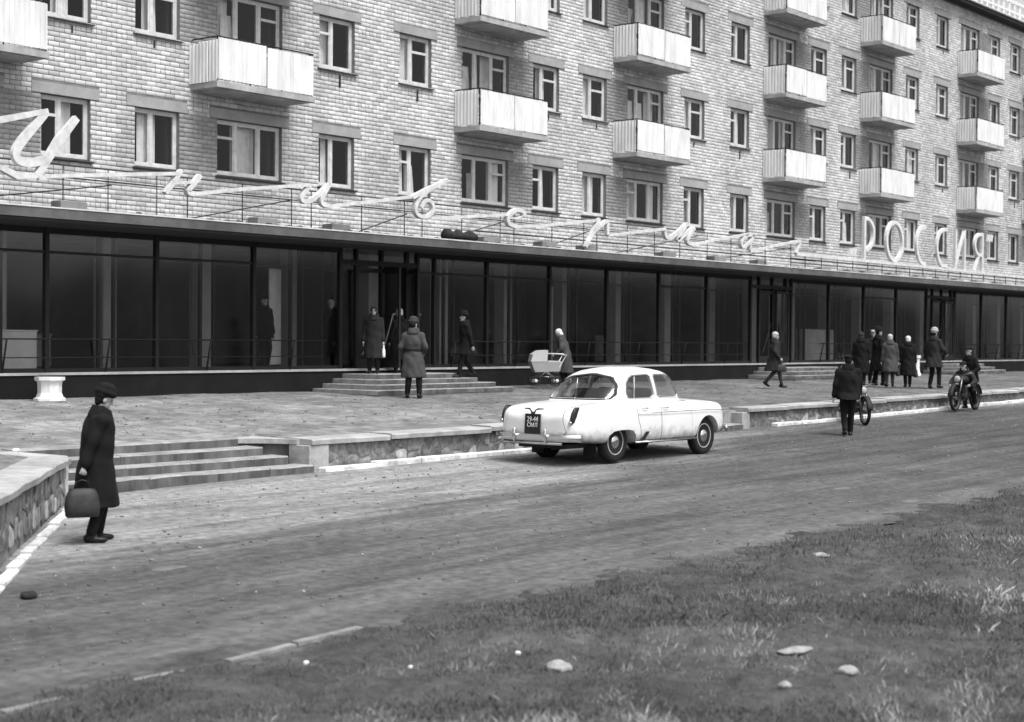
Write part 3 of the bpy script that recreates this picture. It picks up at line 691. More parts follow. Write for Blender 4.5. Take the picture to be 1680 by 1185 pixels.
# coping
for a, b in segs:
    x = a - .05 if a < 20 else a
    while x < b - .05:
        e = min(x + rs.uniform(1.7, 2.6), b); j = rs.uniform(-.012, .012); z = zt_((x + e) / 2) + rs.uniform(-.006, .006)
        if x > 60: e = min(x + 6, b)
        m = MB(); nseg = max(2, int((e - x) / .25)); rings = []
        for s in range(nseg + 1):
            xx = x + .005 + (e - x - .01) * s / nseg; n1 = rs.uniform(-.012, .012); n2 = rs.uniform(-.006, .006)
            rings.append([(xx, 17.96 + j + n1, z - .085), (xx, 17.955 + j + n1, z - .02 + n2), (xx, 17.98 + j + n1, z + n2), (xx, 18.44, z + .012), (xx, 18.45, z - .085)])
        m.loft(rings); m.obj('coping_slab', M_COPE, RW, fix=True); x = e
u = 0
while u < Ld - .1:
    e = min(u + rs.uniform(1.4, 2.2), Ld); m = MB(); rings = []; nseg = 7
    for s in range(nseg + 1):
        uu = u + .005 + (e - u - .01) * s / nseg; n1 = rs.uniform(-.012, .012); n2 = rs.uniform(-.006, .006)
        rings.append([diag(uu, .04 + n1, -1.635), diag(uu, .045 + n1, -1.565 + n2), diag(uu, .02 + n1, -1.545 + n2), diag(uu, -.46, -1.53), diag(uu, -.47, -1.635)])
    m.loft(rings); m.obj('coping_slab', M_COPE, RW, fix=True); u = e
# corner pillar of the opening and curved cheek running back beside the steps
MB().cham(17.52, 17.94, 17.99, 18.44, -2.4, -1.64, .012).obj('corner_pier', M_COPE, RW)
MB().cham(12.55, 12.89, 17.72, 19.3, -2.5, -1.545, .015).obj('left_cheek', M_COPE, RW)
MB().cham(OPEN2[1] - .22, OPEN2[1] + .1, 17.98, 18.44, -2.2, -1.53, .012).obj('corner_pier', M_COPE, RW)
m = MB(); cp = MB(); rings = []; rings2 = []
for s in range(9):
    a = s / 8 * PI / 2; cx_ = 17.55 - .95 * (1 - math.cos(a)); cy_ = 18.3 + .95 * math.sin(a)
    rings.append([(cx_, cy_, -2.3), (cx_, cy_, -1.64), (cx_ + .3 * math.cos(a) + .02, cy_ + .3 * math.sin(a), -1.64), (cx_ + .3 * math.cos(a) + .02, cy_ + .3 * math.sin(a), -2.3)])
    rings2.append([(cx_ - .03, cy_ - .03, -1.637), (cx_ - .03, cy_ - .03, -1.56), (cx_ + .34 * math.cos(a) + .02, cy_ + .34 * math.sin(a), -1.545), (cx_ + .34 * math.cos(a) + .02, cy_ + .34 * math.sin(a), -1.637)])
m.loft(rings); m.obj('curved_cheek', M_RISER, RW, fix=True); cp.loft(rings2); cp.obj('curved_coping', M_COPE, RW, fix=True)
# the street steps in the opening
def street_steps(xa, xb, label, ztop, zbot, yb=17.92, crv=True):
    t = thing('street_steps', label, 'steps', ((xa + xb) / 2, 18.4, zbot), group='steps from road to raised pavement', world=True); n = 4; dz = (ztop - zbot) / n
    for k in range(n):
        y0 = yb + .33 * k; z1 = zbot + dz * (k + 1); xe_ = xb - (.22 * k if crv else 0)
        x = xa; first = True
        while x < xe_ - .05:
            e = min(x + random.uniform(.9, 1.5), xe_)
            if xe_ - e < .4: e = xe_
            m = MB(); ns = max(2, int((e - x) / .22)); rg = []
            rough = .016 if k == 0 else .006
            for s in range(ns + 1):
                xx = x + .004 + (e - x - .008) * s / ns; n1 = random.uniform(-rough, rough); n2 = random.uniform(-rough, rough) * .5
                rg.append([(xx, y0 + n1, z1 - dz - .25), (xx, y0 + n1, z1 - .02 + n2), (xx, y0 + .02 + n1, z1 + n2), (xx, y0 + .38, z1 + .004), (xx, y0 + .38, z1 - dz - .25)])
            m.loft(rg)
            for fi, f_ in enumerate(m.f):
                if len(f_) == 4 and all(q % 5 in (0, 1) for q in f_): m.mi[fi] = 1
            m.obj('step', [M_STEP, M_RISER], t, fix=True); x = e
street_steps(12.9, 17.55, 'wide crumbling concrete steps behind the man with the bag', -1.535, -2.07)
street_steps(OPEN2[0] + .02, OPEN2[1] - .24, 'short flight of steps beyond the white car bonnet', -1.47, -1.87, crv=False)
# whitewashed kerb
KB = thing('kerb', 'whitewashed kerb stones at the foot of the stone wall', 'kerb', (30, 17.9, -2.05), world=True)
x = 17.7
while x < 80:
    e = x + rs.uniform(.85, 1.25) * (1 if x < 50 else 3); z = zr((x + e) / 2, 17.9); j = rs.uniform(-.015, .015)
    if not (OPEN2[0] < x < OPEN2[1]):
        MB().cham(x + .008, e - .008, 17.83 + j, 17.985 + j, z - .1, z + .075 + rs.uniform(-.012, .012), .018).obj('kerb_stone', M_KERB, KB)
    x = e
u = .15
while u < Ld - .5:
    e = u + rs.uniform(.85, 1.2); a, b = u + .008, e - .008; p = dA + dd * ((a + b) / 2) + dn * (.13 + rs.uniform(-.01, .01)); zz = zr(p.x, p.y)
    o = MB().cham(-(b - a) / 2, (b - a) / 2, -.065, .06, -.12, .045, .018).obj('kerb_stone', M_KERB, KB, (p.x, p.y, zz)); o.rotation_euler = (0, 0, math.atan2(dd.y, dd.x)); u = e
# broken kerb between road and turf
KB2 = thing('roadside_kerb', 'low pale broken kerb between the road and the grass at lower left', 'kerb', (8, 9.1, -2.4), world=True)
x = -2.0
while x < 10.6:
    e = x + rs.uniform(.7, 1.1)
    if x < 7.6 or rs.random() < .5:
        ya, yb = [9.28 + .10 * math.sin(q * .8) + .06 * math.sin(q * 2.1) for q in (x, e)]; z = zr(x, 9.3) + rs.uniform(-.035, -.008)
        m = MB(); m.loft([[(q, y - .07, z - .1), (q, y - .06, z + .040), (q, y + .02, z + .042), (q, y + .04, z + .01), (q, y + .04, z - .1)] for q, y in ((x + .01, ya), ((x + e) / 2, (ya + yb) / 2 + rs.uniform(-.02, .02)), (e - .01, yb))])
        m.obj('kerb_stone', M_KERBO, KB2, fix=True)
    x = e

# ------------------------------------------------------------------ railing in front of the glass
def railing(xa, xb, label, posts):
    t = thing('window_railing', label, 'railing', (xa, YP - .02, -.72), group='railings in front of the shop glass', world=True)
    for z, r in ((-.03, .017), (-.39, .013)):
        off = .12 * (z + .7) / .7
        MB().tube([(xa, YP - .0 - off, z), (xb, YP - .0 - off, z)], r, 6).obj('rail', M_RAIL, t, smooth=True)
    for x in posts: MB().tube([(x, YP + .03, -.70), (x + .0, YP - .12, -.02)], .022, 6).obj('post', M_RAIL, t, smooth=True)
railing(14.6, 26.5, 'thin dark iron railing before the big panes at the left', [15.6, 18.0, 20.4, 23.05, 25.5])
railing(30.95, 45.6, 'thin dark iron railing before the panes above the white car', [31.1, 33.7, 36.9, 39.4, 41.9, 44.4])
railing(50.6, 59.2, 'thin dark iron railing behind the group at the right', [50.8, 53.2, 55.6, 58.0])
railing(63.6, 84, 'far stretch of iron railing at the right end', [64, 66.5, 69, 71.5, 74, 76.5, 79])

# ------------------------------------------------------------------ signs on the canopy
YS = 25.8
SK = [0]
def stroke(m, pts, wd, dep=.10, taper=True):
    SK[0] += 1; YS_ = YS + .003 * (SK[0] % 9); dep += .0037 * (SK[0] % 7)
    pts = [Vector((p[0], p[1])) for p in pts]; n = len(pts); rings = []
    for i, p in enumerate(pts):
        t = (pts[min(i + 1, n - 1)] - pts[max(i - 1, 0)]).normalized(); nn = Vector((-t.y, t.x))
        w_ = wd * (.75 if (i in (0, n - 1) and taper) else 1.0)
        a, b = p + nn * w_ / 2, p - nn * w_ / 2
        rings.append([(a.x, YS_, a.y), (b.x, YS_, b.y), (b.x, YS_ + dep, b.y), (a.x, YS_ + dep, a.y)])
    m.loft(rings)
def smoothpts(pts, it=2):
    for _ in range(it):
        q = [pts[0]]
        for a, b in zip(pts[:-1], pts[1:]): q += [(a[0] * .75 + b[0] * .25, a[1] * .75 + b[1] * .25), (a[0] * .25 + b[0] * .75, a[1] * .25 + b[1] * .75)]
        q.append(pts[-1]); pts = q
    return pts
SG = thing('script_sign', 'white flowing script sign of joined Cyrillic letters standing on the canopy at the left', 'sign', (30, YS, 2.4), world=True)
LET = [
 [([(17.0, 3.91), (17.32, 3.99), (18.3, 4.26)], .13), ([(18.26, 4.24), (18.11, 4.06), (17.69, 3.58), (17.59, 3.39), (17.67, 3.26), (17.93, 3.24), (18.3, 3.36)], .17), ([(18.96, 4.2), (18.57, 3.74), (18.08, 3.02)], .18), ([(18.1, 3.03), (17.64, 2.99), (17.3, 3.11)], .14)],
 [([(21.52, 3.42), (21.33, 3.18), (21.11, 2.93)], .12), ([(22.03, 3.37), (21.84, 3.17), (21.65, 2.98), (21.87, 2.97)], .11), ([(21.30, 3.15), (21.87, 3.21)], .09)],
 [([(25.17, 3.42), (24.91, 3.17), (24.89, 3.05), (25.1, 3.03), (25.32, 3.14), (25.72, 3.45)], .11), ([(25.72, 3.45), (25.47, 3.13), (25.51, 3.0), (25.8, 2.99)], .11)],
 [([(28.5, 3.38), (28.98, 3.59), (29.4, 3.75), (29.78, 3.90)], .11), ([(29.72, 3.86), (29.31, 3.72), (28.82, 3.45), (28.63, 3.22), (28.61, 3.04), (28.76, 2.95), (29.03, 2.95), (29.22, 3.06), (29.27, 3.23), (29.13, 3.37), (28.93, 3.33), (28.82, 3.16)], .10)],
 [([(32.83, 3.23), (32.71, 3.37), (32.43, 3.35), (32.18, 3.2), (32.11, 3.06), (32.21, 2.96), (32.51, 2.93)], .12), ([(32.14, 3.12), (32.5, 3.14), (32.8, 3.24)], .04)],
 [([(36.16, 3.36), (35.85, 2.99), (35.52, 2.55)], .13), ([(35.77, 2.91), (36.14, 3.14), (36.57, 3.37), (36.54, 3.17), (36.55, 2.93)], .11)],
 [([(39.39, 3.28), (39.49, 2.99), (39.91, 3.08), (40.63, 3.5)], .13), ([(40.63, 3.5), (40.3, 3.21), (40.04, 2.93), (40.47, 3.15), (41.0, 3.4)], .13), ([(41.0, 3.4), (40.67, 3.12), (40.56, 2.93), (40.98, 2.89)], .12)],
 [([(44.5, 3.38), (43.95, 3.32), (43.7, 3.14), (43.74, 2.95), (44.03, 3.0), (44.33, 3.21), (44.46, 3.37)], .10), ([(44.46, 3.37), (44.27, 3.09), (44.26, 2.88)], .10)],
 [([(46.9, 3.26), (47.62, 3.36), (47.36, 3.13), (47.24, 2.92)], .11)]]
for i, L_ in enumerate(LET):
    m = MB()
    for pts, wd in L_: stroke(m, smoothpts(pts) if len(pts) > 3 else pts, wd * (.90 if i else .95))
    m.obj('letter', M_SIGN, SG)
for pts in ([(18.1, 2.99), (18.44, 3.05), (21.42, 3.35)], [(21.87, 2.97), (23.17, 3.17), (25.1, 3.41)], [(25.8, 2.99), (26.88, 3.15), (28.5, 3.4)], [(29.03, 2.93), (30.33, 3.04), (32.13, 3.21)], [(32.51, 2.93), (33.8, 3.04), (36.1, 3.32)], [(36.55, 2.93), (37.76, 3.07), (39.42, 3.27)], [(40.98, 2.89), (42.01, 3.07), (44.1, 3.38)], [(44.25, 2.86), (45.71, 3.08), (47.3, 3.33)]):
    m = MB(); stroke(m, pts, .075, .08, False); m.obj('joining_stroke', M_SIGN, SG, fix=True)
for x0, x1, zs in ((14.6, 48.8, (3.30, 3.06, 2.74)),):
    for z in zs[:2] + zs[2:]:
        MB().tube([(x0 if z != 2.74 else 31, YS + .16, z), (x1, YS + .16, z)], .016 if z != 2.74 else .022, 6).obj('frame_rail', M_STEEL, SG, smooth=True)
for x in [15.6, 17.2, 18.76, 19.81, 21.01, 21.8, 23.3, 24.73, 25.33, 26.94, 28.4, 29.03, 30.5, 32.01, 32.58, 34.19, 35.62, 36.24, 37.72, 39.1, 40.45, 41.98, 43.37, 45.48, 47.16]:
    MB().tube([(x, YS + .19, 2.40), (x, YS + .19, 3.30)], .012, 5).obj('frame_post', M_STEEL, SG, smooth=True)
for a, b in (((17.0, 2.75), (19.9, 3.0)), ((22.0, 2.66), (24.7, 3.05)), ((27.0, 2.62), (28.5, 3.0)), ((31.2, 2.9), (33.0, 3.25)), ((34.2, 2.62), (36.2, 3.1)), ((37.7, 2.7), (41.5, 3.2)), ((42.3, 2.66), (47.2, 3.1))):
    MB().tube([(a[0], YS + .7, a[1] - .2), (b[0], YS + .2, b[1])], .014, 5).obj('frame_brace', M_STEEL, SG, smooth=True)
SR = thing('tall_letter_sign', 'tall thin white Cyrillic capitals in quotation marks on the canopy at the right', 'sign', (57, YS, 2.4), world=True)
for L_ in ([([(51.18, 3.28), (51.11, 3.01)], .1), ([(51.51, 3.31), (51.4, 3.0)], .1)],
           [([(52.19, 4.44), (52.17, 2.9)], .13), ([(52.19, 4.4), (52.54, 4.38), (52.8, 4.2), (52.92, 3.98), (52.86, 3.63), (52.65, 3.39), (52.27, 3.27)], .13)],
           [([(54.61 + .66 * math.sin(t / 24 * 2 * PI), 3.70 + .69 * math.cos(t / 24 * 2 * PI)) for t in range(25)], .14)],
           [([(57.27, 4.37), (56.88, 4.35), (56.58, 4.13), (56.45, 3.74), (56.55, 3.34), (56.82, 3.02), (57.25, 2.98)], .14)],
           [([(59.15, 4.4), (58.65, 4.35), (58.33, 4.1), (58.2, 3.66), (58.34, 3.25), (58.68, 2.95), (59.13, 2.97)], .14)],
           [([(59.99, 4.45), (59.96, 2.88)], .13), ([(59.99, 3.0), (60.4, 3.75), (60.83, 4.4)], .11), ([(60.85, 4.47), (60.84, 2.88)], .13)],
           [([(62.6, 4.4), (62.1, 4.35), (61.87, 4.06), (61.9, 3.75), (62.17, 3.55), (62.6, 3.57)], .13), ([(62.64, 4.45), (62.63, 2.9)], .13), ([(62.3, 3.56), (61.85, 2.9)], .12)],
           [([(63.31, 4.42), (63.22, 4.13)], .1), ([(63.65, 4.43), (63.55, 4.15)], .1)]):
    m = MB()
    for pts, wd in L_: stroke(m, smoothpts(pts) if len(pts) > 4 and len(pts) < 20 else pts, wd, .09, False)
    m.obj('letter', M_SIGNO, SR)
m = MB(); stroke(m, [(47.24, 2.9), (56, 2.88), (70, 2.82)], .10, .08, False); m.obj('base_bar', M_SIGN, SR, fix=True)
for z in (2.76, 2.62): MB().tube([(47, YS + .1, z), (70, YS + .1, z)], .02, 6).obj('frame_rail', M_STEEL, SR, smooth=True)
for i in range(20): MB().tube([(48 + 1.15 * i, YS + .12, 2.40), (48 + 1.15 * i, YS + .12, 2.88)], .016, 5).obj('frame_post', M_STEEL, SR, smooth=True)
# ballast blocks and oddments lying on the canopy
bkl = {19.0: 'left of the script sign above the white urn', 24.0: 'between the second and third script letters', 26.3: 'just right of the third script letter', 31.7: 'right of the rolled felt', 34.0: 'below the long stroke after the fifth letter', 36.0: 'under the leaning sixth letter', 39.9: 'under the seventh letter', 42.6: 'under the eighth letter', 45.3: 'under the last script letter'}
for x, s in bkl.items():
    o = MB().cham(-.30, .30, -.16, .16, 0, .22, .015).obj('ballast_block', M_CONC, None, (x, YS + .25 + random.uniform(0, .15), 2.405)); o.rotation_euler = (0, 0, random.uniform(-.1, .1))
    tag(o, 'small grey concrete block on the canopy ' + s, 'concrete block', 'concrete blocks weighing down the sign frame')
for x, l in ((49.4, 'left of the opening quotation mark'), (51.4, 'below the opening quotation mark'), (52.6, 'below the first tall capital letter'), (54.7, 'below the round capital letter'), (57.0, 'below the third tall capital letter'), (58.9, 'below the fourth tall capital letter'), (60.5, 'below the fifth tall capital letter'), (62.5, 'below the last tall capital letter'), (64.6, 'beyond the last tall capital letter')):
    o = MB().cham(-.34, .34, -.16, .16, 0, .13, .015).obj('ballast_block', M_CONC, None, (x, YS + .22, 2.405))
    tag(o, 'flat grey concrete block on the canopy ' + l, 'concrete block', 'flat concrete blocks under the tall letters')
t = thing('felt_roll', 'dark bundled roll of roofing felt lying on the canopy below the fourth and fifth letters', 'roll', (30.4, YC + .55, 2.42))
m = MB(); rg = []
for s in range(15):
    xx = -.62 + 1.24 * s / 14; r_ = .13 + .035 * math.sin(s * 1.3) - (.07 if s == 7 else 0) - (.04 if s in (0, 14) else 0)
    rg.append([(xx, r_ * math.cos(k * PI / 6) * 1.1, .15 + .0 * xx + r_ * math.sin(k * PI / 6) + .012 * math.sin(k * 3 + s)) for k in range(12)])
m.loft(rg); m.obj('roll', M_DEBRIS, t, smooth=True, fix=True); MB().lathe([(.10, -.02), (.115, -.02), (.115, .02), (.10, .02)], 12, (0, 0, .15), 'y').obj('tie', M_RAIL, t)

# ------------------------------------------------------------------ urns and bench
def urn(x, y, z, s, label, tall=1.0):
    t = thing('litter_urn', label, 'litter urn', (x, y, z), .2, 'whitewashed litter urns'); q = [(.30, 0), (.30, .05), (.255, .075), (.225, .16), (.225, .30), (.235, .37)]
    pr = [(r * s, zz * tall) for r, zz in q]
    MB().lathe(pr, 8, (0, 0, 0)).obj('bowl', M_WHITE, t)
    MB().lathe([(.235 * s, .37 * tall), (.285 * s, .40 * tall), (.285 * s, .46 * tall), (.21 * s, .46 * tall), (.20 * s, .20 * tall)], 8).obj('rim', M_WHITE, t)
urn(18.66, 26.25, -1.215, 1, 'eight sided whitewashed urn in front of the plinth at the left')
urn(48.1, 24.3, -1.24, 1.05, 'squat white urn at the right end of the middle steps', 1.05)
urn(55.9, 25.6, -1.20, .72, 'narrow tall white urn behind the woman in the white hat', 1.65)
t = thing('low_bench', 'low white bench slab at the left edge in front of the dark plinth', 'bench', (16.6, 26.1, -1.2))
MB().cham(-1.3, .55, -.22, .22, .10, .18, .01).obj('seat', M_WHITE, t); MB().box(-1.1, -.85, -.17, .17, 0, .099).obj('support', M_CONC, t); MB().box(.1, .35, -.17, .17, 0, .099).obj('support', M_CONC, t)
for x, y, s, l in ((12.9, 18.9, .06, 'small white paper scrap on the pavement behind the man with the bag, nearer the man'), (12.4, 19.2, .045, 'tiny white paper scrap on the pavement left of the larger scrap by the man')):
    o = MB().ell((0, 0, s * .25), (s, s * .7, s * .45), 7, 5).obj('paper_scrap', M_PAPER, None, (x, y, zp(x, y) + .005)); tag(o, l, 'paper')

# ------------------------------------------------------------------ the white saloon car (rear axle at local x = 0, nose towards +x)
CAR = thing('parked_car', 'white rounded 1950s saloon car parked by the kerb, seen from behind', 'car', (22.42, 16.42, -2.045), math.radians(-1.5))
ST = [(-1.235, .56, .50, .60, .74, .74), (-1.20, .70, .45, .60, .82, .83), (-1.12, .79, .41, .58, .90, .895), (-.95, .84, .37, .57, .945, .94), (-.6, .872, .33, .56, .975, .995), (-.2, .89, .31, .56, .99, 1.04),
      (.3, .90, .30, .56, .995, 1.06), (1.0, .90, .29, .56, .985, 1.04), (1.7, .90, .29, .56, .985, 1.04), (2.15, .898, .29, .57, .985, 1.035), (2.6, .888, .31, .58, .975, 1.02), (3.0, .865, .34, .60, .955, .99),
      (3.25, .82, .37, .61, .93, .955), (3.40, .74, .40, .62, .88, .89), (3.47, .60, .44, .62, .80, .80)]
rings = []
for x, w_, zb, zm, zs, zt3 in ST:
    h = [(0, zb), (w_ * .5, zb), (w_ * .9, zb + .01), (w_ * .985, zb + .07), (w_, zm), (w_ * .988, zm + (zs - zm) * .5), (w_ * .955, zm + (zs - zm) * .82), (w_ * .90, zs - .005), (w_ * .80, zs + .012), (w_ * .62, (zs + zt3) / 2 + .004), (w_ * .3, zt3)]
    ring = [(x, y, z) for y, z in h] + [(x, 0, zt3 + .008)] + [(x, -y, z) for y, z in h[1:]][::-1]
    rings.append(ring)
body0 = MB().loft(rings).mesh('body', M_CARP, fix=True)
body0 = evalmesh(body0, [('SUBSURF', dict(levels=2))])
def cylmesh(x, r, ya, yb, n=40): return MB().lathe([(r, ya), (r, yb)], n, (x, 0, 0), 'y').mesh('c', M_DARK, fix=True)
def shift(me, dx=0, dy=0, dz=0): me.transform(Matrix.Translation((dx, dy, dz))); return me
arch = [(0, .40, .225), (2.70, .405, .315)]
def prism_y(poly, ya, yb): return MB().loft([[(x, ya, z) for x, z in poly], [(x, yb, z) for x, z in poly]]).mesh('p', M_DARK, fix=True)
def cutarches(me):
    for x, r, cz in arch:
        for s in (1, -1):
            if x == 0:
                me = boolean(me, prism_y([(-.34, -.2), (-.34, .38), (-.30, .47), (-.18, .535), (0, .55), (.22, .55), (.36, .53), (.43, .45), (.45, .36), (.45, -.2)], .50 * s, 1.1 * s), 'DIFFERENCE'); continue
            c = shift(cylmesh(x, r, .52 * s, 1.1 * s), 0, 0, cz); me = boolean(me, c, 'DIFFERENCE')
            bx_ = MB().box(x - r * .995, x + r * .995, min(.52 * s, 1.1 * s), max(.52 * s, 1.1 * s), -.2, cz).mesh('c', M_DARK, fix=True); me = boolean(me, bx_, 'DIFFERENCE')
    return me
body = cutarches(body0.copy())
def scaled(me, sx, sy, sz, c=(1.1, 0, .6)):
    m = me.copy(); m.transform(Matrix.Translation(c) @ Matrix.Diagonal((sx, sy, sz, 1)) @ Matrix.Translation([-q for q in c])); return m
mk('body', autosmooth(setmat(body, M_CARP)), CAR)
def prism_x(poly, xa, xb): return MB().loft([[(xa, y, z) for y, z in poly], [(xb, y, z) for y, z in poly]]).mesh('p', M_DARK, fix=True)
def grow(poly, d):
    cx_ = sum(p[0] for p in poly) / len(poly); cz_ = sum(p[1] for p in poly) / len(poly); w_ = max(p[0] for p in poly) - min(p[0] for p in poly); h_ = max(p[1] for p in poly) - min(p[1] for p in poly)
    return [(cx_ + (p[0] - cx_) * (1 + 2 * d / w_), cz_ + (p[1] - cz_) * (1 + 2 * d / h_)) for p in poly]
b_seam, b_door = scaled(body0, 1.001, 1.003, 1.0), scaled(body0, 1.0, 1.006, 1.0)
rear_door = [(.50, .985), (.50, .72), (.56, .58), (.60, .36), (1.17, .36), (1.19, .985)]
front_door = [(1.205, .985), (1.185, .36), (2.14, .36), (2.12, .985)]
for s in (1, -1):
    for poly in (rear_door, front_door):
        sm = boolean(b_seam, prism_y(grow(poly, .009), .6 * s, 1.2 * s), 'INTERSECT'); so_ = mk('door_seam', autosmooth(setmat(sm, M_DARK)), CAR)
        dm = boolean(b_door, prism_y(poly, .6 * s, 1.2 * s), 'INTERSECT')
        dm = cutarches(dm) if poly is rear_door else dm
        d = mk('door', autosmooth(setmat(dm, M_CARP)), CAR)
        hx_ = .62 if poly is rear_door else 1.24
        MB().tube([(hx_, .868 * s, .905), (hx_ + .015, .90 * s, .905), (hx_ + .15, .902 * s, .900), (hx_ + .16, .868 * s, .90)], .011, 6).obj('door_handle', M_CHROME, d, smooth=True)
# boot lid
lid = [(-.60, .70), (-.66, .55), (-.60, .50), (.60, .50), (.66, .55), (.60, .70), (.55, 1.2), (-.55, 1.2)]
lidp = lambda d: MB().loft([[(-1.4, y, z) for y, z in grow(lid, d)], [(-.16 + d, y, z) for y, z in grow(lid, d)]]).mesh('p', M_DARK, fix=True)
s1 = boolean(shift(scaled(body0, 1.002, 1.0, 1.003, (0, 0, .5)), 0), lidp(.009), 'INTERSECT'); mk('boot_seam', autosmooth(setmat(s1, M_DARK)), CAR)
s2 = boolean(scaled(body0, 1.005, 1.0, 1.007, (0, 0, .5)), lidp(0), 'INTERSECT'); boot = mk('boot_lid', autosmooth(setmat(s2, M_CARP)), CAR)
# greenhouse
GL = [(.94, -.30, 2.34, .79, 4.2), (1.0, -.24, 2.26, .765, 4.4), (1.06, -.17, 2.21, .75, 4.6), (1.18, -.03, 2.14, .73, 4.8), (1.30, .12, 2.07, .70, 4.8), (1.40, .25, 2.00, .67, 4.6), (1.47, .36, 1.94, .635, 4.0), (1.525, .50, 1.83, .57, 3.4), (1.565, .68, 1.66, .45, 2.8), (1.60, .90, 1.42, .25, 2.2)]
rings = []
for z, xb, xf, w_, ex in GL:
    cx_, hx_ = (xb + xf) / 2, (xf - xb) / 2; rg = []
    for k in range(64):
        a = 2 * PI * k / 64; c_, s_ = math.cos(a), math.sin(a)
        rg.append((cx_ + hx_ * math.copysign(abs(c_) ** (2 / ex), c_), w_ * math.copysign(abs(s_) ** (2 / ex), s_), z))
    rings.append(rg)
gh = MB().loft(rings).mesh('g', M_CARP, fix=True); gc = (1.1, 0, .9)
def smth(p, it=1):
    for _ in range(it):
        q = []
        for i in range(len(p)): a, b = p[i], p[(i + 1) % len(p)]; q += [(a[0] * .88 + b[0] * .12, a[1] * .88 + b[1] * .12), (a[0] * .12 + b[0] * .88, a[1] * .12 + b[1] * .88)]
        p = q
    return p
rearside = smth([(.40, 1.07), (.36, 1.17), (.43, 1.33), (.54, 1.42), (.66, 1.46), (1.14, 1.475), (1.17, 1.07)]); frontside = smth([(1.255, 1.07), (1.235, 1.475), (1.72, 1.468), (1.82, 1.42), (2.03, 1.07)])
rearg = smth([(-.63, 1.07), (-.66, 1.15), (-.60, 1.30), (-.45, 1.42), (0, 1.475), (.45, 1.42), (.60, 1.30), (.66, 1.15), (.63, 1.07)]); windg = smth([(-.62, 1.07), (-.52, 1.44), (0, 1.47), (.52, 1.44), (.62, 1.07)])
def hollow(a, b):      # nested closed shells: outer plus inverted inner
    bm = bmesh.new(); bm.from_mesh(a); b2 = b.copy(); b2.flip_normals(); bm.from_mesh(b2); m = a.copy(); bm.to_mesh(m); bm.free(); return m
shell = hollow(gh, scaled(gh, .955, .94, .965, gc))
glz = hollow(scaled(gh, .990, .988, .992, gc), scaled(gh, .980, .977, .983, gc)); seal = hollow(scaled(gh, 1.003, 1.004, 1.002, gc), scaled(gh, .992, .990, .992, gc))
PR = [('side_window', lambda d: prism_y(grow(rearside, d), .3, 1.2)), ('side_window', lambda d: prism_y(grow(rearside, d), -1.2, -.3)), ('side_window', lambda d: prism_y(grow(frontside, d), .3, 1.2)), ('side_window', lambda d: prism_y(grow(frontside, d), -1.2, -.3)),
      ('rear_window', lambda d: prism_x(grow(rearg, d), -.8, .75)), ('windscreen', lambda d: prism_x(grow(windg, d), 1.7, 2.7))]
for nme, pf_ in PR:
    shell = boolean(shell, pf_(0), 'DIFFERENCE'); pane_ = boolean(glz, pf_(.008), 'INTERSECT')
    po = mk(nme, autosmooth(setmat(pane_, M_CGLASS), 60), CAR)
    big = .022 if nme == 'rear_window' else .013
    sl = boolean(boolean(seal, pf_(big), 'INTERSECT'), pf_(-.001), 'DIFFERENCE'); mk('seal', autosmooth(setmat(sl, M_DARK if nme != 'side_window' else M_CHROME)), po)
mk('roof', autosmooth(setmat(shell, M_CARP), 50), CAR)
MB().box(.0, 2.0, -.64, .64, 1.0, 1.052).obj('parcel_shelf', M_DARK, CAR)
for x in (.55, 1.28): 
    st = MB(); st.cham(x, x + .16, -.60, .60, 1.04, 1.22, .04); st.obj('seat_back', M_SEAT, CAR)
t = MB()
for k in range(17): pass
t.tube([(1.72 + .02 * math.sin(a), .36 + .19 * math.cos(a), 1.13 + .16 * math.sin(a)) for a in lin(0, 2 * PI, 20)], .012, 6); t.obj('steering_wheel', M_HUB, CAR, smooth=True)
for s in (1, -1): MB().box(.63, .645, .69 * s - .01, .69 * s + .01, 1.06, 1.44).obj('quarter_bar', M_CARP, CAR)
# wheels
def wheel(x, s):
    y = .70 * s; t = mk('wheel', MB().lathe([(.222, -.072), (.27, -.088), (.325, -.080), (.348, -.045), (.350, 0), (.348, .045), (.325, .080), (.27, .088), (.222, .072)], 40, (0, 0, 0), 'y').mesh('wheel', M_RUB, smooth=True), CAR, (x, y, .345))
    o = s
    MB().lathe([(.221, .0), (.226, .074 * o), (.208, .080 * o), (.195, .055 * o), (.13, .050 * o), (.125, .05 * o)], 32, (0, 0, 0), 'y').obj('rim', M_HUB, t, smooth=True, fix=True)
    MB().lathe([(.128, .03 * o), (.125, .062 * o), (.09, .086 * o), (.05, .098 * o), (.012, .10 * o)], 28, (0, 0, 0), 'y').obj('hubcap', M_CHROME, t, smooth=True, fix=True)
for x in (0, 2.7):
    for s in (1, -1): wheel(x, s)
MB().box(-1.0, 3.2, -.52, .52, .26, .33).obj('underbody', M_DARK, CAR)
MB().tube([(-.1, -.62, .33), (-.1, .62, .33)], .05, 8).tube([(2.7, -.62, .33), (2.7, .62, .33)], .04, 8).tube([(.9, -.3, .25), (-1.12, -.3, .27)], .03, 8).ell((0, 0, .33), (.15, .13, .13)).obj('axle', M_RUB, CAR, smooth=True)
for s in (1, -1): MB().box(-.42, -.41, .56 * s - .12, .56 * s + .15, .12, .42).obj('mudflap', M_RUB, CAR)
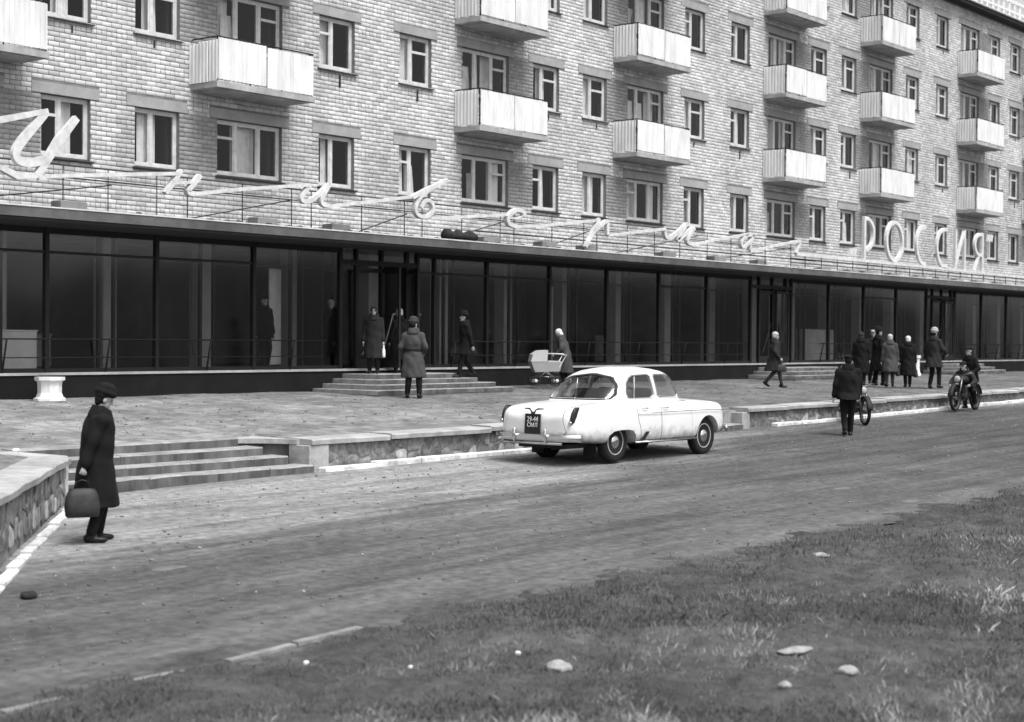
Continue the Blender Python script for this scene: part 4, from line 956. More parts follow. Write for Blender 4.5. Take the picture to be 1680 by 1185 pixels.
# bumpers
def bumper(x, sgn, w_, z):
    rg = []
    for s in range(25):
        a = -1 + 2 * s / 24; y = w_ * a; xx = x - sgn * (.30 * max(0, abs(a) - .78) ** 1 * 4.2 * .55) - sgn * .05 * a * a
        pr = [(.0, -.065), (.035, -.055), (.05, 0), (.035, .05), (0, .06), (-.02, .05), (-.01, 0), (-.02, -.055)]
        rg.append([(xx + sgn * p, y, z + q) for p, q in pr])
    o = MB().loft(rg).obj('bumper', M_CHROME, CAR, smooth=True, fix=True)
    for s in (1, -1): MB().ell((x + sgn * .045, .33 * s, z + .03), (.035, .035, .12), 12, 8).obj('overrider', M_CHROME, o, smooth=True)
    return o
bumper(-1.30, -1, .90, .45); bumper(3.52, 1, .86, .46)
MB().tube([(-1.27, -.62, .36), (-1.29, 0, .355), (-1.27, .62, .36)], .028, 8).obj('lower_bar', M_CHROME, CAR, smooth=True)
# tail lamps, number plate, emblem, aerial, trim
for s in (1, -1):
    rg = []
    for z, w_, dx in ((.955, .012, -1.045), (.93, .034, -1.085), (.86, .042, -1.135), (.78, .040, -1.165), (.71, .036, -1.18), (.67, .010, -1.17)):
        rg.append([(dx + .09, .735 * s - w_, z), (dx, .735 * s - w_ * .7, z), (dx - .02, .735 * s, z), (dx, .735 * s + w_ * .7, z), (dx + .09, .735 * s + w_, z)])
    lo = MB().loft(rg).obj('tail_lamp', M_LAMP, CAR, fix=True, smooth=True)
    MB().ell((-1.20, .735 * s, .70), (.02, .034, .034), 12, 8).obj('reflector', M_CHROME, lo, smooth=True)
pl = MB().cham(-.165, .165, -.006, .006, -.17, .17, .0).mesh('number_plate', M_DARK)
ploc = (-1.268, .0, .665)
plo = mk('number_plate', pl, CAR, ploc, (math.radians(-4), 0, -PI / 2))
def text(body_, size, parent, loc, rot, m, ext=.002, name='lettering', sx=1):
    c = bpy.data.curves.new('t', 'FONT'); c.body = body_; c.size = size; c.extrude = ext; c.align_x = 'CENTER'; c.align_y = 'CENTER'
    o = bpy.data.objects.new('t', c); COL.objects.link(o); dg = bpy.context.evaluated_depsgraph_get(); me = bpy.data.meshes.new_from_object(o.evaluated_get(dg)); bpy.data.objects.remove(o)
    me.name = name; me.materials.clear(); me.materials.append(m); r = mk(name, me, parent, loc, rot); r.scale = (sx, 1, 1); return r
text('29-44', .125, plo, (0, -.009, .075), (PI / 2, 0, 0), M_WHITE, sx=.82); text('СМЛ', .10, plo, (0, -.009, -.02), (PI / 2, 0, 0), M_WHITE, sx=.95)
em = MB()
for s in (1, -1): em.tube([(-1.255, .02 * s, .845), (-1.25, .06 * s, .90), (-1.235, .09 * s, .915), (-1.225, .20 * s, .918)], [.016, .012, .016, .010], 6)
em.ell((-1.26, 0, .84), (.02, .035, .03)); em.obj('emblem', M_DARK, CAR, smooth=True)
MB().tube([(.04, .12, 1.06), (.10, .12, 1.42)], .005, 5).ell((.04, .12, 1.06), (.04, .02, .02)).obj('aerial', M_CHROME, CAR, smooth=True)
for s in (1, -1):
    MB().tube([(.50, .903 * s, .815), (1.2, .912 * s, .82), (2.1, .911 * s, .825), (2.9, .882 * s, .82), (3.25, .83 * s, .80)], .007, 6).obj('side_moulding', M_CHROME, CAR, smooth=True)
    MB().tube([(.42, .885 * s, .325), (1.3, .895 * s, .318), (2.28, .89 * s, .325)], .016, 6).obj('sill_moulding', M_CHROME, CAR, smooth=True)
    MB().loft([[(.56, .895 * s, .36), (.66, .897 * s, .36), (.80, .907 * s, .50), (.70, .907 * s, .50)], [(.56, .912 * s, .36), (.66, .912 * s, .36), (.80, .917 * s, .50), (.70, .917 * s, .50)]]).obj('stone_guard', M_DARK, CAR, fix=True)
for x, y in ((1.55, -.908), (1.86, -.906)):      # small faint dark script on the front door and wing
    m = MB(); 
    for k in range(6): m.tube([(x + k * .028, y, .90 - .0), (x + k * .028 + .012, y, .925), (x + (k + 1) * .028, y, .90)], .0035, 4)
    m.obj('door_script', M_CHROME, CAR)
MB().lathe([(.075, 0), (.085, .02), (.06, .03)], 20, (3.42, .62, .78), 'y').obj('headlamp', M_CHROME, CAR); MB().lathe([(.075, 0), (.085, .02), (.06, .03)], 20, (3.42, -.62, .78), 'y').obj('headlamp', M_CHROME, CAR)

# ------------------------------------------------------------------ motorcycles
def motorcycle(loc, rz, label, scale=1.0):
    t = thing('motorcycle', label, 'motorcycle', loc, rz, 'motorcycles by the kerb'); t.scale = (scale,) * 3
    for x in (-.70, .70):
        w_ = MB().lathe([(.265, -.03), (.30, -.045), (.325, -.03), (.335, 0), (.325, .03), (.30, .045), (.265, .03)], 32, (0, 0, 0), 'y', True).obj('wheel', M_RUB, t, (x, 0, .335), smooth=True)
        MB().lathe([(.268, -.03), (.255, 0), (.268, .03), (.275, 0)], 32, (0, 0, 0), 'y', True).obj('rim', M_STEEL, w_, smooth=True)
        sp = MB()
        for k in range(14): a = 2 * PI * k / 14; sp.tube([(.03 * math.cos(a), .02 * (-1) ** k, .03 * math.sin(a)), (.262 * math.cos(a + .2), 0, .262 * math.sin(a + .2))], .003, 4)
        sp.lathe([(.05, -.05), (.05, .05)], 14, (0, 0, 0), 'y'); sp.obj('spokes', M_STEEL, w_)
        rg = []
        for k in range(13):
            a = (.1 + k / 12 * 2.7) if x > 0 else (.2 + k / 12 * 2.75); r = .385
            rg.append([(x + (r + q[1]) * math.cos(a), q[0], .335 + (r + q[1]) * math.sin(a)) for q in ((-.075, -.035), (-.05, 0), (.05, 0), (.075, -.035), (.045, -.012), (-.045, -.012))])
        MB().loft(rg).obj('mudguard', M_DARK, t, fix=True, smooth=True)
    MB().tube([(.42, 0, .84), (.30, 0, .40), (-.10, 0, .28), (-.35, 0, .45)], .022, 8).tube([(.42, 0, .84), (-.25, 0, .70), (-.70, .10, .335)], .02, 8).tube([(-.25, 0, .70), (-.70, -.10, .335)], .018, 8).obj('frame', M_DARK, t, smooth=True)
    for s in (1, -1): MB().tube([(.44, .09 * s, .92), (.56, .09 * s, .62), (.70, .09 * s, .335)], [.022, .026, .018], 8).obj('fork', M_DCHR, t, smooth=True)
    MB().ell((.16, 0, .82), (.28, .14, .115), 16, 10).obj('fuel_tank', M_DARK, t, smooth=True)
    MB().ell((-.30, 0, .80), (.30, .14, .06), 16, 8).obj('saddle', M_BOOT, t, smooth=True)
    en = MB(); en.ell((.02, 0, .42), (.20, .13, .14), 12, 8)
    for k in range(6): en.cham(.02, .22, -.09, .09, .50 + .032 * k, .518 + .032 * k, .004)
    en.obj('engine', M_STEEL, t)
    MB().tube([(.22, -.1, .52), (.28, -.13, .34), (0, -.16, .27), (-.75, -.17, .30)], [.02, .022, .03, .035], 8).obj('exhaust', M_DCHR, t, smooth=True)
    MB().tube([(.30, -.36, .98), (.38, -.28, 1.0), (.44, -.10, .94), (.44, .10, .94), (.38, .28, 1.0), (.30, .36, .98)], .014, 8).obj('handlebar', M_DCHR, t, smooth=True)
    hl = MB().lathe([(.02, -.12), (.085, -.06), (.10, 0), (.09, .01)], 20, (0, 0, 0), 'y').mesh('headlamp', M_DARK, smooth=True, fix=True); ho = mk('headlamp', hl, t, (.56, 0, .84), (0, 0, -PI / 2))
    MB().lathe([(.088, 0.012), (.07, .03), (.02, .04)], 20, (0, 0, 0), 'y').obj('lens', M_HUB, ho, smooth=True)
    MB().tube([(-.1, .12, .28), (-.22, .26, .02)], .012, 6).obj('stand', M_RAIL, t)
    return t

# ------------------------------------------------------------------ people
def cap_(bm_, a, b, ra, rb, n=10):
    a, b = Vector(a), Vector(b); pts = [a + (b - a) * t for t in (0, .33, .66, 1)]; bm_.tube(pts, [ra, ra * .67 + rb * .33, ra * .33 + rb * .67, rb], n); bm_.ell(a, (ra,) * 3, n, 6); bm_.ell(b, (rb,) * 3, n, 6)
def ik(a, b, l1, l2, pole):
    a, b, pole = Vector(a), Vector(b), Vector(pole); d = b - a; L = min(d.length, (l1 + l2) * .999); u = d.normalized(); x = (l1 * l1 - l2 * l2 + L * L) / (2 * L); h = math.sqrt(max(l1 * l1 - x * x, 0))
    p = pole - u * pole.dot(u); p = p.normalized() if p.length > 1e-4 else Vector((0, 1, 0)); return a + u * x + p * h
def remesh(mb, m, vox, sm=3, name='body'):
    me = mb.mesh(name, m, fix=True); me = evalmesh(me, [('REMESH', dict(mode='VOXEL', voxel_size=vox)), ('SMOOTH', dict(factor=.5, iterations=sm))], name); setmat(me, m); return smooth(me)
def person(label, loc, heading, H=1.72, coat=M_COATB, hem=.42, hat='ushanka', hatm=None, feet=((-.10, 0), (.10, 0)), lift=(0, 0), hands=((-.27, .02, .80), (.27, .02, .80)), lean=0., look=(0, 0), depth=1.0,
           belt=False, vox=.016, fist=(0, 0), legm=None, boots='shoe', face=True, seated=False, width=1.0, collar=M_FUR, group=None):
    s = H / 1.75; t = thing('person', label, 'person', loc, 0, group); t.rotation_euler = (0, 0, heading - PI / 2); t.scale = (s,) * 3   # local +y = forward
    legm = legm or M_TROU
    hz = .93 if not seated else .62
    off = Vector((0, 0, hz - .93))
    RM = Matrix.Rotation(-lean, 3, 'X')
    def T(p):
        p = Vector(p)
        if p.z > .93: q = RM @ (p - Vector((0, 0, .93))); return q + Vector((0, 0, .93)) + off
        return p + off
    hip = [Vector((-.09, 0, .92)) + off, Vector((.09, 0, .92)) + off]
    ank = [Vector((feet[i][0], feet[i][1], .09 + lift[i])) for i in (0, 1)]
    knee = [ik(hip[i], ank[i], .43, .42, (0 if not seated else (-.6, .6)[i], 1, .1)) for i in (0, 1)]
    sh = [T((-.175 * (1 + (width - 1) * .25), -.01, 1.385)), T((.175 * (1 + (width - 1) * .25), -.01, 1.385))]
    hd = [Vector(hands[i]) + (off if seated else Vector()) for i in (0, 1)]
    if not seated: hd = [T(h) if h.z > .93 else h for h in hd]
    el = [ik(sh[i], hd[i], .29, .27, ((-.5, .5)[i], -1, 0)) for i in (0, 1)]
    hd = [el[i] + (hd[i] - el[i]).normalized() * .27 for i in (0, 1)]
    # body
    b = MB()
    neck = T((0, .0, 1.47)); hc = T((0, .02, 1.615)); HR = Matrix.Rotation(look[0], 3, 'Z') @ Matrix.Rotation(-look[1] - lean * .35, 3, 'X')
    def Hh(p): return hc + HR @ Vector(p)
    b.ell(hc + HR @ Vector((0, -.01, .03)), (.074, .092, .098), 16, 12, HR); b.ell(Hh((0, .025, -.045)), (.054, .058, .068), 14, 10, HR)
    b.ell(Hh((0, .098, -.012)), (.012, .020, .024), 8, 6, HR); b.ell(Hh((0, .075, -.085)), (.025, .022, .02), 8, 6, HR); b.ell(Hh((0, .085, .032)), (.045, .014, .012), 10, 6, HR)
    for q in (-1, 1): b.ell(Hh((.074 * q, -.01, -.01)), (.012, .022, .03), 8, 6, HR)
    cap_(b, neck + Vector((0, 0, -.04)), Hh((0, -.02, -.05)), .052, .05)
    for z, rx, ry in ((1.38, .15, .09), (1.25, .15, .10), (1.10, .13, .09), (.97, .14, .10)): b.ell(T((0, 0, z)), (rx, ry, .13), 12, 8)
    for i in (0, 1):
        cap_(b, hip[i], knee[i], .075, .052); cap_(b, knee[i], ank[i], .050, .034); cap_(b, sh[i], el[i], .045, .038); cap_(b, el[i], hd[i], .036, .024)
        d = (hd[i] - el[i]).normalized(); side = Vector((1, 0, 0)) if abs(d.x) < .8 else Vector((0, 1, 0)); fw = d.cross(side).normalized(); side = fw.cross(d).normalized()
        if i == 1: pass
        pc = hd[i] + d * .045; fwd = Vector((0, 1, 0)) - d * d.y; fwd = fwd.normalized() if fwd.length > .1 else Vector((0, 0, 1)); inn_ = d.cross(fwd).normalized() * (1 if i == 0 else -1)
        b.ell(pc, (.03, .03, .045) if abs(d.z) > .6 else (.036, .036, .034), 10, 8)
        fc = fist[i]
        for k in range(4):
            base = hd[i] + d * .075 + fwd * (.028 - .018 * k); ln = (.062, .072, .068, .052)[k]; c1 = .35 + 1.1 * fc; c2 = c1 + .3 + .9 * fc
            p1 = base + (d * math.cos(c1) + inn_ * math.sin(c1)) * ln * .5; p2 = p1 + (d * math.cos(c2) + inn_ * math.sin(c2)) * ln * .5
            b.tube([base - d * .02, base, p1, p2], [.0095, .0095, .009, .0075], 7)
        tb = hd[i] + d * .03 + fwd * .028; b.tube([tb, tb + d * .03 + fwd * .018 + inn_ * .012, tb + d * .055 + fwd * .012 + inn_ * .03], [.011, .010, .008], 7)
    mk('body', remesh(b, M_SKIN, min(vox, .011), 2), t)
    if face:
        for q in (-1, 1): MB().ell(Hh((.030 * q, .082, .012)), (.011, .008, .006), 8, 6, HR).obj('eye', M_DARK, t, smooth=True)
        MB().ell(Hh((0, .083, -.058)), (.022, .006, .004), 8, 5, HR).obj('mouth', M_SEAT, t, smooth=True)
    # trousers / legs
    b = MB()
    for i in (0, 1): cap_(b, hip[i], knee[i], .098, .075); cap_(b, knee[i], ank[i] + Vector((0, 0, .03)), .074, .062 if boots != 'bare' else .05)
    mk('trousers' if boots != 'bare' else 'stockings', remesh(b, legm, vox, 3, 'trousers'), t)
    for i in (0, 1):
        f = MB(); fa = 0.0
        c_ = ank[i]; pit = -.5 if lift[i] > .05 else 0
        FR = Matrix.Rotation(pit, 3, 'X') @ Matrix.Rotation((.18, -.18)[i], 3, 'Z')
        f.ell(c_ + FR @ Vector((0, .06, -.055)), (.048, .135, .042), 14, 8, FR); f.ell(c_ + FR @ Vector((0, -.035, -.035)), (.044, .06, .055), 12, 8, FR)
        if boots == 'tall': cap_(f, c_ + (knee[i] - c_) * .1, c_ + (knee[i] - c_) * .82, .062, .078)
        else: cap_(f, c_, c_ + (knee[i] - c_) * .18, .052, .052)
        V2 = [(p[0], p[1], max(p[2], .002 + lift[i] * .6 if pit == 0 else p[2])) for p in f.v]; f.v = V2
        mk('boot', remesh(f, M_BOOT, .014, 2, 'boot'), t)
    # coat
    b = MB(); W = width; rg = []
    hemz = hem
    prof = [(1.50, .075, .08), (1.465, .12, .10), (1.43, .168, .118), (1.38, .205, .135), (1.30, .222, .15), (1.2, .218, .16), (1.06, .20 if belt else .215, .145 if belt else .165), (.94, .222, .17)]
    for z, rx, ry in prof:
        rg.append([T((rx * (1 + (W - 1) * min(1, ((1.50 - z) / .4) ** 1.5)) * math.cos(a), ry * depth * (1 + .12 * max(0, -math.sin(a)) * (z > 1.15)) * math.sin(a) + .005, z)) for a in lin(0, 2 * PI, 24)[:-1]])
    spread = max(abs(feet[0][1]), abs(feet[1][1])) * .55
    n_ = 4
    for k in range(1, n_ + 1):
        z = .93 + (hemz - .93) * k / n_; g_ = k / n_; fl = .226 + (.045 * g_ * (1.35 if belt else 1) if hemz < .7 else -.035 * g_)
        if seated:
            if k > 2: break
            rg.append([Vector((fl * W * math.cos(a), .17 * math.sin(a) + .05 * g_, z)) + off for a in lin(0, 2 * PI, 24)[:-1]])
        else:
            rg.append([Vector((fl * W * math.cos(a), (.175 + .03 * g_ + spread * g_) * depth * math.sin(a) + .010 * g_ * math.sin(a * 7 + 1), z)) + Vector((.012 * g_ * math.cos(9 * a), .012 * g_ * math.sin(5 * a), 0)) for a in lin(0, 2 * PI, 24)[:-1]])
    b.loft(rg)
    for i in (0, 1):
        cap_(b, sh[i] + Vector((0, 0, -.005)), el[i], .082 * (1 if W < 1.05 else 1.1), .068, 12); cap_(b, el[i], el[i] + (hd[i] - el[i]) * .88, .066, .054, 12)
    cm = remesh(b, coat, vox, 4, 'coat')
    # soft folds
    nv = len(cm.vertices); co = np.empty(nv * 3, np.float32); no = np.empty(nv * 3, np.float32); cm.vertices.foreach_get('co', co); cm.vertices.foreach_get('normal', no); co = co.reshape(-1, 3); no = no.reshape(-1, 3)
    aa = np.arctan2(co[:, 1], co[:, 0]); ff = .010 * np.sin(aa * 7 + co[:, 2] * 3) * np.clip(1.0 - co[:, 2], 0, 1) + .005 * np.sin(co[:, 2] * 23 + aa * 2) * np.where(co[:, 2] > .9, 1, .3) + .004 * np.sin(co[:, 0] * 31 + co[:, 2] * 17 + co[:, 1] * 25)
    cm.vertices.foreach_set('co', (co + no * ff[:, None]).ravel()); cm.update()
    mk('coat', cm, t)
    col = MB(); rg = []
    for z, r_ in ((1.42, .135), (1.455, .118), (1.50, .100), (1.535, .096), (1.55, .104), (1.54, .112), (1.50, .125), (1.45, .145), (1.41, .150)): rg.append([T((r_ * 1.05 * math.cos(a), r_ * math.sin(a) * (1.0 if math.sin(a) < 0 else 1.05), z - .05 * max(0, math.sin(a)))) for a in lin(0, 2 * PI, 20)[:-1]])
    col.loft(rg); mk('collar', smooth(col.mesh('collar', collar if collar else coat, fix=True)), t)
    if belt: MB().loft([[T((.215 * W * math.cos(a), .158 * math.sin(a) + .003, z)) for a in lin(0, 2 * PI, 24)[:-1]] for z in (1.085, 1.035)]).obj('belt', M_BOOT, t, fix=True)
    # hat
    hm = hatm or M_FUR; h = MB()
    if hat == 'ushanka':
        h.ell(Hh((0, -.012, .082)), (.112, .134, .060), 18, 10, HR); h.ell(Hh((0, -.012, .130)), (.094, .112, .070), 18, 10, HR)
        h.ell(Hh((0, -.04, .045)), (.092, .085, .07), 16, 10, HR)
    elif hat == 'knit':
        h.ell(Hh((0, -.018, .055)), (.090, .108, .088), 18, 12, HR); h.ell(Hh((0, -.05, .0)), (.083, .07, .09), 16, 10, HR)
    elif hat == 'kerchief':
        h.ell(Hh((0, -.022, .040)), (.092, .108, .102), 18, 12, HR); h.ell(Hh((0, -.045, -.05)), (.082, .075, .10), 16, 10, HR); h.ell(Hh((0, .02, -.115)), (.062, .06, .03), 14, 8, HR)
    elif hat == 'cap':
        h.ell(Hh((0, -.005, .085)), (.098, .122, .045), 18, 8, HR); h.ell(Hh((0, .10, .062)), (.07, .05, .012), 14, 6, HR); h.ell(Hh((0, -.03, .05)), (.082, .088, .06), 14, 8, HR)
    mk('hat', remesh(h, hm, .010, 2, 'hat'), t)
    if hat in ('ushanka', 'cap'): MB().ell(Hh((0, -.035, .005)), (.078, .078, .075), 14, 10, HR).ell(Hh((0, -.055, -.035)), (.060, .045, .05), 12, 8, HR).obj('hair', M_FUR, t, smooth=True)
    return t
def R2(px_right, away):    # heading from picture-right and away-from-viewer components
    v = Vector((R_.x, R_.y)) * px_right + Vector((V_.x, V_.y)) * away; return math.atan2(v.y, v.x)
# 1 man with bag
m1 = person('man in long black overcoat and fur hat holding a bag, head bowed, at the left', (11.02, 14.66, -2.245), R2(.85, .35), 1.70, M_COATB, .40, 'ushanka', M_FUR, ((-.11, .05), (.11, -.06)), (0, 0), ((-.27, .02, .80), (.25, -.18, .80)), .11, (.1, .30), vox=.012, fist=(0, 1), collar=M_FUR, width=1.05, depth=1.12)
def at_local(pn, p):
    s = pn.scale[0]; a = pn.rotation_euler.z; q = Vector(p) * s; return (pn.location.x + q.x * math.cos(a) - q.y * math.sin(a), pn.location.y + q.x * math.sin(a) + q.y * math.cos(a), pn.location.z + q.z)
def handbag(pn, hand, label, w_=.36, h=.28, d=.13, m=M_BAG, name='bag', hz=.715, strap=.10):
    base = at_local(pn, (hand[0], hand[1], hz - strap - h)); t = thing(name, label, 'bag', base, pn.rotation_euler.z + PI / 2)
    rg = []
    for z, k, kd in ((0, .90, .8), (.02, .97, 1), (h * .35, 1.0, 1.05), (h * .8, .93, .8), (h * .96, .80, .35), (h, .76, .2)):
        rg.append([(w_ / 2 * k * math.copysign(abs(math.cos(a)) ** .45, math.cos(a)) + .004 * math.sin(a * 5 + z * 30), d / 2 * kd * math.copysign(abs(math.sin(a)) ** .6, math.sin(a)), z - .012 * math.cos(a * 2) * (z > h * .5)) for a in lin(0, 2 * PI, 28)[:-1]])
    MB().loft(rg).obj('bag_body', m, t, smooth=True, fix=True)
    MB().tube([(-w_ * .2, 0, h - .02), (-w_ * .16, 0, h + strap * .8), (0, 0, h + strap), (w_ * .16, 0, h + strap * .8), (w_ * .2, 0, h - .02)], .010, 6).obj('handle', M_BOOT, t, smooth=True)
    MB().box(-w_ * .38, w_ * .38, -.014, .014, h - .012, h + .008).obj('clasp_bar', M_RAIL, t); return t
handbag(m1, (.262, -.18), 'bulging worn leather bag hanging from the right hand of the man at the left', .37, .30, .17)
# 2 soldier seen from behind
p = person('soldier in belted grey greatcoat and tall boots seen from behind, facing the shop steps', (26.58, 24.03, -1.29), R2(.10, 1), 1.76, M_COATG, .46, 'ushanka', mat('grey_fur', .045, .95, .5, 40, bump=.02, bscale=60), ((-.13, .0), (.13, .03)), (0, 0), ((-.20, .20, 1.0), (.20, .16, .98)), .0, (-.5, .0), belt=True, boots='tall', collar=M_COATG)
# 3.. people at the door
p = person('woman in dark coat and dark kerchief facing the street by the doorway with a bottle', (27.75, 26.35, -.80), R2(-.1, -1), 1.60, M_COATD, .40, 'kerchief', M_KNITD, ((-.10, .0), (.10, .03)), (0, 0), ((-.26, .05, .82), (.26, .05, .82)), 0, (.15, 0), vox=.015, collar=M_COATD)
b_ = at_local(p, (-.27, .06, .42)); t = thing('milk_bottle', 'white bottle held low by the woman in the doorway', 'bottle', b_); MB().lathe([(.035, 0), (.04, .03), (.04, .17), (.018, .24), (.018, .28)], 14).obj('bottle', M_WHITE, t, smooth=True); MB().lathe([(.021, .28), (.021, .295)], 12).obj('cap', M_TIN, t)
person('woman in black coat and round knitted hat seen from behind, entering the open door', (28.75, 26.45, -.80), R2(-.35, 1), 1.56, M_COATB, .36, 'knit', M_KNIT, ((-.09, .0), (.09, .05)), (0, 0), ((-.25, .1, .80), (.25, .05, .80)), .04, (.5, .1), collar=M_COATB)
person('dim figure in a pale cap inside the doorway behind the woman in the dark kerchief', (27.72, 27.75, -.70), R2(.0, -1), 1.66, M_COATB, .40, 'knit', M_KNIT, ((-.10, .0), (.10, .0)), (0, 0), collar=M_COATB)
person('man in a dark suit standing inside the shop behind the pane left of the door', (25.55, 27.75, -.70), R2(.6, -.6), 1.70, M_COATB, .75, 'cap', M_FUR, ((-.10, .0), (.10, .2)), (0, 0), collar=M_COATB)
person('boy in a fur hat and black coat walking left down the entrance steps', (30.15, 25.52, -.915), R2(-1, -.25), 1.60, M_COATB, .62, 'ushanka', M_FUR, ((-.09, .22), (.09, -.20)), (0, .05), ((-.25, -.12, .84), (.25, .12, .86)), .08, (0, 0), collar=M_COATB)
# pram and its pusher
p = person('old woman in a grey coat and white kerchief bending behind the pram', (34.35, 25.62, -1.17), R2(-1, .15), 1.52, M_COATG, .38, 'kerchief', M_KNITW, ((-.09, .06), (.09, -.05)), (0, 0), ((-.22, .30, 1.02), (.22, .10, .84)), .30, (0, .45), collar=M_COATG)
pm_ = thing('baby_pram', 'pale boxy baby pram with hood and small wire wheels in front of the plinth', 'pram', (33.35, 25.55, -1.17), R2(-1, .15) + .35)
def quadprism(poly, y): return MB().loft([[(x, -y, z) for x, z in poly], [(x, y, z) for x, z in poly]])
quadprism([(-.36, .38), (.30, .36), (.40, .62), (-.42, .62)], .20).obj('body', M_PRAM, pm_, fix=True)
quadprism([(-.02, .63), (.41, .63), (.36, .82), (.20, .92), (-.04, .93)], .205).obj('hood', M_PRAML, pm_, fix=True)
quadprism([(-.40, .622), (-.04, .622), (-.05, .66), (-.38, .65)], .195).obj('cover', M_PRAML, pm_, fix=True)
for s in (1, -1):
    MB().tube([(-.30, .17 * s, .34), (-.36, .20 * s, .52), (-.52, .22 * s, .80), (-.44, .22 * s, .83), (-.04, .21 * s, .84)], .012, 8).obj('handle_side', M_WHITE, pm_, smooth=True)
    MB().tube([(-.28, .2 * s, .13), (-.34, .2 * s, .24), (.32, .2 * s, .24), (.28, .2 * s, .13)], .010, 8).obj('chassis_side', M_CHROME, pm_, smooth=True)
    MB().tube([(-.2, .2 * s, .24), (0, .18 * s, .37), (.2, .2 * s, .24)], .008, 6).obj('spring', M_CHROME, pm_, smooth=True)
    for x in (-.28, .28):
        w_ = MB().lathe([(.112, -.010), (.125, -.010), (.132, 0), (.125, .010), (.112, .010)], 24, (0, 0, 0), 'y', True).obj('wheel', M_RUB, pm_, (x, .22 * s, .132), smooth=True, fix=True)
        MB().lathe([(.035, -.02), (.045, 0), (.035, .02)], 14, (0, 0, 0), 'y').obj('hub', M_WHITE, w_, smooth=True)
        sp = MB()
        for k in range(8): a = PI * k / 4; sp.tube([(0, 0, 0), (.108 * math.cos(a), 0, .108 * math.sin(a))], .003, 4)
        sp.obj('spokes', M_CHROME, w_)
MB().tube([(-.52, -.22, .80), (-.52, .22, .80)], .014, 8).obj('handle_bar', M_WHITE, pm_, smooth=True)
for x in (-.28, .28): MB().tube([(x, -.21, .132), (x, .21, .132)], .007, 6).obj('axle', M_CHROME, pm_)
# right-hand passers-by
p = person('woman in a knitted cap and dark knee-length coat walking right past the middle steps', (40.36, 22.74, -1.28), R2(1, .1), 1.58, M_COATD, .52, 'knit', M_KNIT, ((-.08, -.24), (.08, .22)), (.08, 0), ((-.24, .02, .84), (.24, .12, .92)), .03, (0, 0), legm=M_STOCK, boots='bare', collar=M_COATD)
handbag(p, (.262, .16), 'small dark bag with the woman walking right', .28, .2, .1, hz=.80)
p = person('man in a bulky dark jacket and cap walking away along the road at the right', (31.0, 15.7, -1.985), R2(.12, 1), 1.74, M_COATB, .80, 'cap', M_FUR, ((-.07, -.16), (.07, .20)), (.05, 0), ((-.30, .0, .84), (.27, .25, .90)), .02, (0, 0), width=1.2, depth=1.15, collar=M_COATB)
person('person in a long black coat and dark hood at the left of the group', (44.35, 22.05, -1.285), R2(.3, 1), 1.62, M_COATB, .42, 'kerchief', M_KNITD, collar=M_COATB)
person('tall man in a black coat and high fur hat turning right in the group', (45.1, 21.85, -1.29), R2(.9, .3), 1.74, M_COATB, .45, 'ushanka', M_FUR, ((-.09, -.1), (.09, .12)), (0, 0), look=(0, 0), collar=M_COATB)
person('bareheaded pale faced person half hidden behind the fur hatted man in the group', (46.3, 22.6, -1.26), R2(-.2, -1), 1.68, M_COATD, .45, 'cap', M_FURL, collar=M_COATD)
p = person('woman in a grey coat and pale round hat seen from behind in the group', (44.75, 21.3, -1.31), R2(.15, 1), 1.58, M_COATG, .50, 'knit', M_KNIT, ((-.10, -.04), (.10, .08)), (0, 0), legm=M_STOCK, boots='bare', collar=M_COATG)
handbag(p, (.262, .05), 'dark shopping bag beside the woman in the grey coat', .28, .24, .12, hz=.70)
p = person('woman in a long black coat and bright white hat seen from behind', (45.35, 21.0, -1.32), R2(.1, 1), 1.54, M_COATB, .40, 'knit', M_KNITW, ((-.08, -.04), (.08, .1)), (0, 0), collar=M_COATB)
handbag(p, (.262, .05), 'black shopping bag beside the woman in the white hat', .28, .26, .12, hz=.70)
p = person('tall figure in dark coat and large pale fur hat near the wall edge at right', (45.75, 20.35, -1.345), R2(.75, .7), 1.78, M_COATD, .62, 'ushanka', M_FURL, ((-.10, -.05), (.10, .12)), (0, 0), ((-.26, .05, .84), (.22, .30, 1.0)), .0, (0, .1), collar=M_COATD)
mo = motorcycle((41.0, 17.35, -1.775), R2(-.60, -.8) , 'dark motorcycle with a bright headlamp carrying a rider beside the stone wall')
person('rider in dark clothes and cap hunched over the handlebars of the motorcycle', (41.0 + .22, 17.35 + .04, -1.775), R2(-.60, -.8), 1.68, M_COATD, .70, 'cap', M_FUR, ((-.26, .12), (.26, .12)), (.12, .12), ((-.28, .52, 1.02), (.28, .52, 1.02)), .45, (0, .1), seated=True, collar=M_COATD, face=True)
person('man in black standing close behind the motorcycle rider with one foot on the road', (42.1, 17.65, -1.77), R2(-.7, -.4), 1.70, M_COATB, .74, 'cap', M_FUR, ((-.12, -.08), (.12, .10)), (0, 0), ((-.24, .25, 1.02), (.24, .2, .95)), .12, (0, .1), collar=M_COATB)
motorcycle((34.35, 17.2, -1.89), R2(.12, -1), 'motorcycle parked by the wall half hidden behind the man in the bulky jacket', .95)

